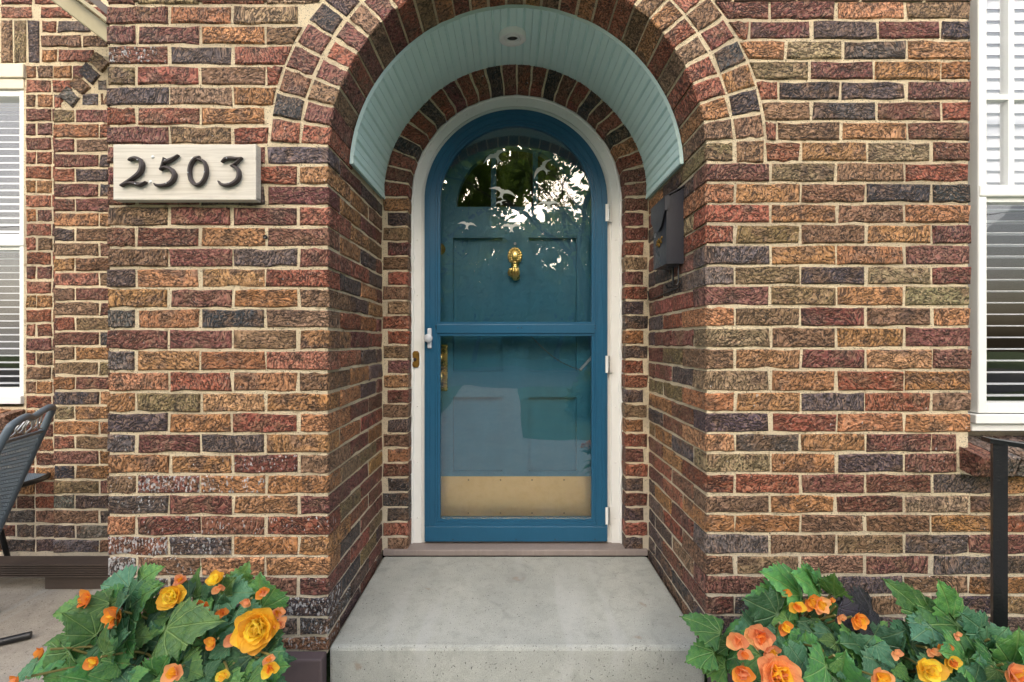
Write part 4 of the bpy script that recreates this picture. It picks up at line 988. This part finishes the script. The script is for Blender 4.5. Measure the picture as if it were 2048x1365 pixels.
def orient(o, d, nrm, scale, roll=0.):
    y = d.normalized(); z = (nrm-y*nrm.dot(y)).normalized(); x = y.cross(z)
    m = Matrix((x, y, z)).transposed().to_4x4(); o.rotation_euler = m.to_euler(); o.scale = (scale[0], scale[1], scale[2])
def add_leaf(plant, base, tip, wf=1., kind='leaf', nrm=None):
    d = tip-base; L = d.length
    if nrm is None: nrm = Vector((R.gauss(0, .35), -.75+R.gauss(0, .2), .62+R.gauss(0, .2)))
    o = bpy.data.objects.new('leaf', R.choice(LM[kind])); reg(o, plant, base); orient(o, d, nrm, (L*wf*1.05, L, L*.9)); return o
YC_ = {'Y': (255, 226, 92), 'A': (254, 198, 70), 'O': (248, 146, 72), 'P': (250, 172, 128)}
def flower(plant, c, rad_, cols, npet, face, base):
    fl = empty('flower', c, plant); face = face.normalized(); u = face.orthogonal().normalized(); v = face.cross(u)
    for i in range(npet):
        ring = i/npet; a = i*2.39996+R.gauss(0, .15); op = (1.0-.85*ring)                       # outer petals open, inner ones stand up
        d = (u*math.cos(a)+v*math.sin(a))*op+face*(.18+.9*ring); L = rad_*(1.05-.45*ring)*R.uniform(.85, 1.15)
        o = bpy.data.objects.new('petal', R.choice(PM)); reg(o, fl, Vector(c)+face*rad_*.10*ring)
        orient(o, d, face-(u*math.cos(a)+v*math.sin(a))*.4, (L*1.25, L, L*.9))
        o.color = (*lin(YC_[cols[min(len(cols)-1, int(ring*len(cols)))]]), 1)
    return fl
def stem(plant, pts, r=.0045, mat='stem'): MB().tube(rnd_path(pts, 4), [r*1.2]+[r]*(len(rnd_path(pts, 4))-1), 6).build('stem', M[mat], plant)
def dpt(py): return -.16-.26*max(0, min(1, (py-1130)/240))
def plant(name, label, cxp, Yp, sc, off, leaves, flowers, fillers, purple=(), box=(0, 1, 0, 1), front_fill=0):
    c = P(cxp, 1330, Yp); pl = empty(name, (c.x, Yp, 0)); tag(pl, label, 'plant', 'begonias flanking the step')
    crown = Vector((c.x, Yp, .30))
    MB().lathe([(.085, 0), (.115, .22), (.125, .235), (.125, .25), (.112, .25), (.105, .21)], Matrix.Translation((c.x, Yp, 0)), 32).build('pot', M['pot'], pl)
    MB().lathe([(.107, .215), (.05, .225), (0, .228)], Matrix.Translation((c.x, Yp, 0)), 24).build('soil', M['soil'], pl)
    q = lambda x, y: (off[0]+x/sc, off[1]+y/sc)
    for i, (bx, by, tx, ty) in enumerate(leaves):
        a, b = q(bx, by), q(tx, ty); Y0 = dpt(a[1])+R.gauss(0, .02); Y1 = Y0+R.uniform(-.05, .015)
        p0, p1 = P(a[0], a[1], Y0), P(b[0], b[1], Y1)
        lf = add_leaf(pl, p0, p1, R.uniform(.82, 1.08) if (p1-p0).length < .13 else R.uniform(.72, .92), 'leaf3' if i in purple else ('leaf2' if R.random() < .45 else 'leaf'))
        if (p0-crown).length > .26: continue
        r2 = crown+Vector((R.gauss(0, .03), R.gauss(0, .03)+.03, -.12)); stem(pl, [r2, r2.lerp(p0, .5)+Vector((0, .09, -.04)), p0+Vector((0, .012, 0))], .003)
    for _ in range(front_fill):
        x0_, x1_, y0_, y1_ = box; a = (R.uniform(x0_, x1_), R.uniform(y0_, y1_)); an = R.gauss(-1.57 if R.random() < .7 else 1.57, .9); L_ = R.choice((R.uniform(34, 60), R.uniform(45, 95)))
        Y0 = dpt(a[1])+R.uniform(.0, .05); p0 = P(a[0], a[1], Y0); p1 = P(a[0]+L_*math.cos(an)*1.1, a[1]-L_*math.sin(an)*.75, Y0-R.uniform(.0, .05))
        add_leaf(pl, p0, p1, R.uniform(.95, 1.25), R.choice(('leaf', 'leaf2')))
    for _ in range(fillers):
        a = R.uniform(0, 2*math.pi); el = R.uniform(.05, 1.2); rr_ = R.uniform(.12, .27)
        p0 = crown+Vector((math.cos(a)*math.cos(el)*rr_*1.15, math.sin(a)*math.cos(el)*rr_*.6, math.sin(el)*rr_*.65-.02))
        d = Vector((math.cos(a), math.sin(a)*.7, R.uniform(-.5, .35))); L = R.uniform(.07, .12)
        if p0.y > -.10: continue
        e = p0+d.normalized()*L
        if e.y > -.03: e.y = -.03
        add_leaf(pl, p0, e, R.uniform(.9, 1.2), R.choice(('leaf', 'leaf2')), Vector((math.cos(a)*.4, math.sin(a)*.4-.3, .8)))
    for (fx, fy, r_, cols, npet, face) in flowers:
        a = q(fx, fy); Y0 = dpt(a[1])-.045; cpt = P(a[0], a[1], Y0)
        flower(pl, cpt, 1.2*r_/sc*(DC+Y0)/F, cols, npet, Vector(face), crown)
        stem(pl, [crown+Vector((0, .03, -.05)), crown.lerp(cpt, .6)+Vector((0, .07, -.01)), cpt+Vector((0, .014, -.004))], .0028)
    return pl
LL = [(815, 250, 940, 158), (755, 285, 565, 268), (690, 345, 548, 335), (640, 370, 390, 405), (480, 410, 285, 440), (770, 380, 900, 262), (890, 345, 905, 462), (1140, 335, 1150, 165), (1020, 380, 1000, 512), (1370, 305, 1450, 135), (1290, 335, 1362, 225), (1290, 315, 1470, 300),
      (965, 520, 1275, 462), (1130, 570, 880, 675), (606, 668, 604, 500), (665, 655, 715, 540), (745, 575, 800, 470), (840, 460, 760, 655), (560, 560, 370, 425), (440, 570, 245, 605), (425, 605, 110, 800), (400, 660, 215, 830), (560, 560, 470, 725), (965, 690, 850, 800), (930, 685, 950, 830), (1120, 650, 1180, 770), (1345, 620, 1205, 690), (1300, 640, 1465, 745), (1560, 645, 1612, 585), (1575, 660, 1620, 830), (1350, 745, 1400, 834), (1490, 700, 1430, 800), (690, 740, 590, 810), (490, 780, 360, 834), (510, 790, 650, 834), (1380, 425, 1550, 445), (1330, 415, 1300, 330), (1255, 500, 1345, 565), (1480, 445, 1375, 510), (1585, 565, 1640, 545), (1255, 425, 1275, 515), (720, 430, 640, 525), (215, 715, 55, 834), (1060, 420, 1110, 330), (1180, 320, 1230, 270), (1460, 300, 1575, 265), (870, 300, 950, 260), (1050, 740, 1180, 800), (760, 800, 870, 760), (1200, 790, 1290, 700)]
LF = [(1022, 322, 72, 'AAYYY', 18, (.1, -1, .35)), (1062, 236, 42, 'PPA', 8, (.1, -.8, .6)), (1265, 240, 50, 'AYY', 10, (0, -.7, .8)), (1280, 275, 36, 'PP', 5, (.4, -1, -.2)), (1520, 500, 118, 'AAAYYYY', 26, (.15, -1, .25)), (1195, 400, 74, 'OPPP', 12, (-.2, -1, .2)), (1300, 420, 38, 'OO', 6, (.6, -1, .1)), (1455, 350, 42, 'PP', 5, (-.2, -1, -.3)), (1535, 305, 38, 'OP', 6, (.7, -.8, .3)), (1620, 420, 42, 'PA', 7, (.7, -1, .1)), (1632, 490, 36, 'PP', 6, (.9, -.8, .2)), (530, 345, 64, 'OOA', 8, (-.6, -1, .4)), (700, 430, 75, 'OOA', 9, (-.3, -1, .1)), (258, 655, 46, 'OO', 6, (-.8, -1, .2)), (110, 822, 46, 'OP', 6, (-.5, -1, .3)), (1030, 770, 58, 'PPAA', 9, (0, -1, .4)), (1375, 565, 46, 'PP', 6, (.1, -1, .1)), (1255, 590, 46, 'OA', 6, (-.4, -1, .1)), (1580, 745, 48, 'AO', 7, (.4, -1, .2)), (1570, 690, 36, 'PO', 5, (.7, -1, .2)), (1310, 780, 42, 'YA', 6, (.2, -1, .1)), (560, 700, 50, 'OA', 6, (0, -1, .1))]
plant('begonia_plant', 'bushy begonia with yellow and orange double flowers left of the step', 330, -.30, 2.926, (0, 1080), LL, LF, 46, (), (150, 530, 1205, 1375), 75)
L1 = [(640, 600, 405, 440), (760, 592, 612, 460), (755, 575, 735, 470), (730, 510, 703, 432), (850, 610, 835, 478), (830, 545, 915, 530), (590, 640, 280, 625), (490, 725, 295, 640), (560, 765, 405, 775), (610, 790, 515, 800), (715, 755, 645, 935), (745, 680, 690, 755), (645, 870, 535, 915), (880, 690, 1080, 850), (1090, 760, 880, 640), (1130, 860, 1000, 790), (860, 900, 755, 880), (790, 985, 495, 1035), (800, 1050, 680, 1140), (870, 1005, 885, 1110), (860, 1045, 1000, 1095), (335, 870, 230, 1005), (345, 850, 400, 965), (385, 985, 230, 1130), (395, 1060, 340, 1150), (575, 1040, 640, 1085), (520, 620, 640, 560), (800, 720, 880, 640), (820, 700, 950, 660), (1060, 930, 930, 900), (960, 850, 1080, 930), (480, 1000, 430, 1090)]
F1 = [(375, 850, 88, 'PPO', 8, (-.3, -1, .3)), (435, 940, 62, 'PA', 7, (.2, -1, -.2)), (240, 880, 70, 'PP', 7, (-.6, -1, .2)), (275, 960, 46, 'PO', 5, (-.2, -1, .1)), (480, 1095, 125, 'PPPAAP', 22, (-.1, -1, .5)), (270, 1085, 70, 'OP', 8, (-.4, -1, .2)), (605, 665, 46, 'AO', 6, (-.2, -1, .2)), (690, 640, 55, 'OA', 7, (.1, -1, .2)), (745, 660, 58, 'PA', 7, (.2, -1, .3)), (985, 750, 62, 'OOA', 8, (.1, -1, .2)), (525, 790, 50, 'OA', 6, (.1, -1, .1)), (880, 740, 36, 'PP', 5, (.3, -1, .1)), (740, 940, 32, 'OO', 4, (0, -1, .1)), (820, 632, 30, 'OO', 4, (.4, -1, .2)), (1130, 1130, 80, 'PAA', 9, (0, -1, .5)), (540, 580, 34, 'OO', 4, (-.5, -1, .3))]
plant('begonia_plant', 'begonia with peach flowers and a dark purple leaf right of the step', 1610, -.30, 3.16, (1400, 1000), L1, F1, 30, (13, 14, 15), (1510, 1760, 1255, 1380), 44)
L2 = [(1440, 745, 1200, 500), (1590, 755, 1550, 525), (1630, 790, 1385, 775), (1620, 745, 1885, 830), (1330, 850, 1185, 880), (1360, 890, 1495, 1010), (1180, 905, 945, 905), (1080, 915, 1155, 1065), (1110, 915, 1235, 1065), (1205, 1005, 1145, 1085), (1240, 1050, 1335, 1154), (1690, 1020, 1555, 955), (1690, 1010, 1840, 990), (1700, 950, 1630, 1110), (1860, 900, 2060, 945), (1760, 900, 1910, 1060), (1600, 1080, 1710, 1154), (1430, 960, 1335, 985), (1490, 1090, 1380, 1150), (1010, 1060, 1020, 1154), (1420, 720, 1525, 700), (1780, 820, 1690, 740), (1960, 960, 2080, 1010), (1860, 1040, 1760, 1000), (1880, 1080, 1820, 1150), (1530, 830, 1660, 930), (1460, 800, 1350, 870), (1500, 900, 1560, 1000), (1950, 1060, 2060, 1090), (1270, 940, 1320, 890)]
F2 = [(1425, 1065, 84, 'AYAY', 12, (-.1, -1, .4)), (1570, 1015, 58, 'AO', 7, (.1, -1, .1)), (1530, 930, 46, 'OP', 6, (0, -1, .2)), (1465, 950, 34, 'PP', 5, (-.3, -1, .1)), (1975, 1110, 100, 'PPAP', 12, (.1, -1, .4)), (1620, 850, 30, 'PP', 4, (0, -1, .4)), (1230, 960, 36, 'PP', 4, (0, -1, .2))]
plant('begonia_plant', 'begonia with one orange yellow bloom beside the black railing', 1870, -.30, 3.16, (1400, 1000), L2, F2, 34, (), (1760, 2060, 1275, 1380), 50)
# ------------------------------------------------------------------ street side behind the camera (seen mirrored in the glass)
def tree(name, label, x, y, h, crown_r, crown_z, nleaf, mat, seed, lean=(0, 0), lsize=.13, trunk=.16, grp='trees across the street'):
    q = random.Random(seed); t = empty(name, (x, y, 0)); tag(t, label, 'tree', grp)
    m = MB(); tips = []
    def grow(p, d, L, r, lv):
        pts = [p]; dd = d.copy()
        for _ in range(4): dd = (dd+Vector((q.gauss(0, .12), q.gauss(0, .12), q.gauss(.03, .06)))).normalized(); pts.append(pts[-1]+dd*L/4)
        m.tube(pts, [r, r*.9, r*.78, r*.68, r*.55], 6 if lv else 10, False); tips.extend(pts[2:])
        if lv < 4:
            for _ in range(q.choice((2, 3)) if lv else 4):
                a = q.uniform(0, 6.28); nd = (dd+Vector((math.cos(a), math.sin(a), q.uniform(-.1, .5)))*q.uniform(.45, .9)).normalized()
                grow(pts[q.choice((2, 3, 4))], nd, L*q.uniform(.58, .8), r*.5, lv+1)
    grow(Vector((x, y, -.02)), Vector((lean[0], lean[1], 1)).normalized(), crown_z*.8, trunk, 0)
    m.build('trunk', M['bark'], t)
    lm = MB(); cl = [p for p in tips if p.z > crown_z*.45]
    cen = Vector((x+lean[0]*crown_z, y+lean[1]*crown_z, crown_z+.2*h))
    for _ in range(nleaf):
        if q.random() < .7: p = q.choice(cl)+Vector((q.gauss(0, .28), q.gauss(0, .28), q.gauss(0, .25)))
        else:
            v = Vector((q.gauss(0, 1), q.gauss(0, 1), q.gauss(0, 1))).normalized()*q.uniform(.6, 1)
            p = cen+Vector((v.x*crown_r, v.y*crown_r, v.z*crown_r*.8))
        u = Vector((q.gauss(0, 1), q.gauss(0, 1), q.gauss(0, 1))).normalized(); w = u.orthogonal().normalized(); s = lsize*q.uniform(.6, 1.3)
        lm.add([p-u*s, p+w*s*.5, p+u*s, p-w*s*.5], [(0, 1, 2, 3)])
    lm.build('crown', M[mat], t); return t
tree('maple_tree', 'broad yellow green maple tree standing across the front lawn', -3.4, -9.5, 7, 2.3, 4.6, 9000, 'fol1', 3, (.05, 0), .13)
tree('sparse_tree', 'bare branched young tree with few leaves near the walk', 2.1, -6.8, 6, 1.6, 3.9, 1500, 'fol2', 11, (-.04, 0), .09, .13)
i = 0
for (x, y, h, s) in ((-12, -21, 12, 21), (-7, -22, 11, 22), (-2.2, -23, 10, 23), (2.6, -22, 9.5, 24), (7.5, -21, 12, 25), (13, -22, 12, 26)):
    tree('street_tree', ['leftmost dark green tree on the far side of the road', 'second dark green tree from the left beyond the road', 'third dark green tree from the left beyond the road', 'fourth dark green tree from the left beyond the road', 'fifth tall green tree beyond the road', 'rightmost tall green tree beyond the road'][i], x, y, h, h*.36, h*.40, 9000, 'fol2', s, (0, 0), .26, .2); i += 1
hq = random.Random(99); hg = empty('hedge', (0, -27, 0)); tag(hg, 'long tall green hedge behind the trees beyond the road', 'hedge'); m = MB()
for _ in range(12000):
    p = Vector((hq.uniform(-26, 26), -27+hq.gauss(0, .5), hq.uniform(0, 5.2)+.5*math.sin(_))); u = Vector((hq.gauss(0, 1), hq.gauss(0, 1), hq.gauss(0, 1))).normalized(); w = u.orthogonal().normalized(); k = .26*hq.uniform(.6, 1.4)
    m.add([p-u*k, p+w*k*.6, p+u*k, p-w*k*.6], [(0, 1, 2, 3)])
m.build('foliage', M['fol2'], hg); MB().box(-26, 26, -27.6, -27.2, 0, 4.4).build('core', M['fol2'], hg)
def shrub(x, y, rx, rz, n, label, seed):
    q = random.Random(seed); s = empty('shrub', (x, y, 0)); tag(s, label, 'shrub', 'shrubs by the front walk'); m = MB()
    for _ in range(n):
        v = Vector((q.gauss(0, 1), q.gauss(0, 1), abs(q.gauss(0, 1)))).normalized()*q.uniform(.55, 1.05)
        p = Vector((x+v.x*rx, y+v.y*rx, v.z*rz+.02)); u = Vector((q.gauss(0, 1), q.gauss(0, 1), q.gauss(0, 1))).normalized(); w = u.orthogonal().normalized(); k = .07*q.uniform(.6, 1.4)
        m.add([p-u*k, p+w*k*.5, p+u*k, p-w*k*.5], [(0, 1, 2, 3)])
    m.build('foliage', M['fol2'], s); MB().tube([(x, y, 0), (x, y, rz*.7)], [.04, .015], 8).build('stem', M['bark'], s)
shrub(1.7, -4.6, .75, .85, 2600, 'rounded green shrub at the right of the front walk', 5)
shrub(2.9, -5.2, .8, .95, 2600, 'wider green shrub beyond the rounded one by the walk', 6)
for zz, yy in ((6.6, -18), (7.1, -18.2)):
    tag(MB().tube([(-40, yy, zz+.5), (-20, yy, zz), (0, yy, zz-.15), (20, yy, zz), (40, yy, zz+.5)], .015, 5).build('power_line', M['black']), 'overhead power line above the far kerb, %s of two' % ('lower' if zz < 7 else 'upper'), 'cable', 'power lines')
print('bricks', NB[0], 'objects', len(bpy.data.objects))
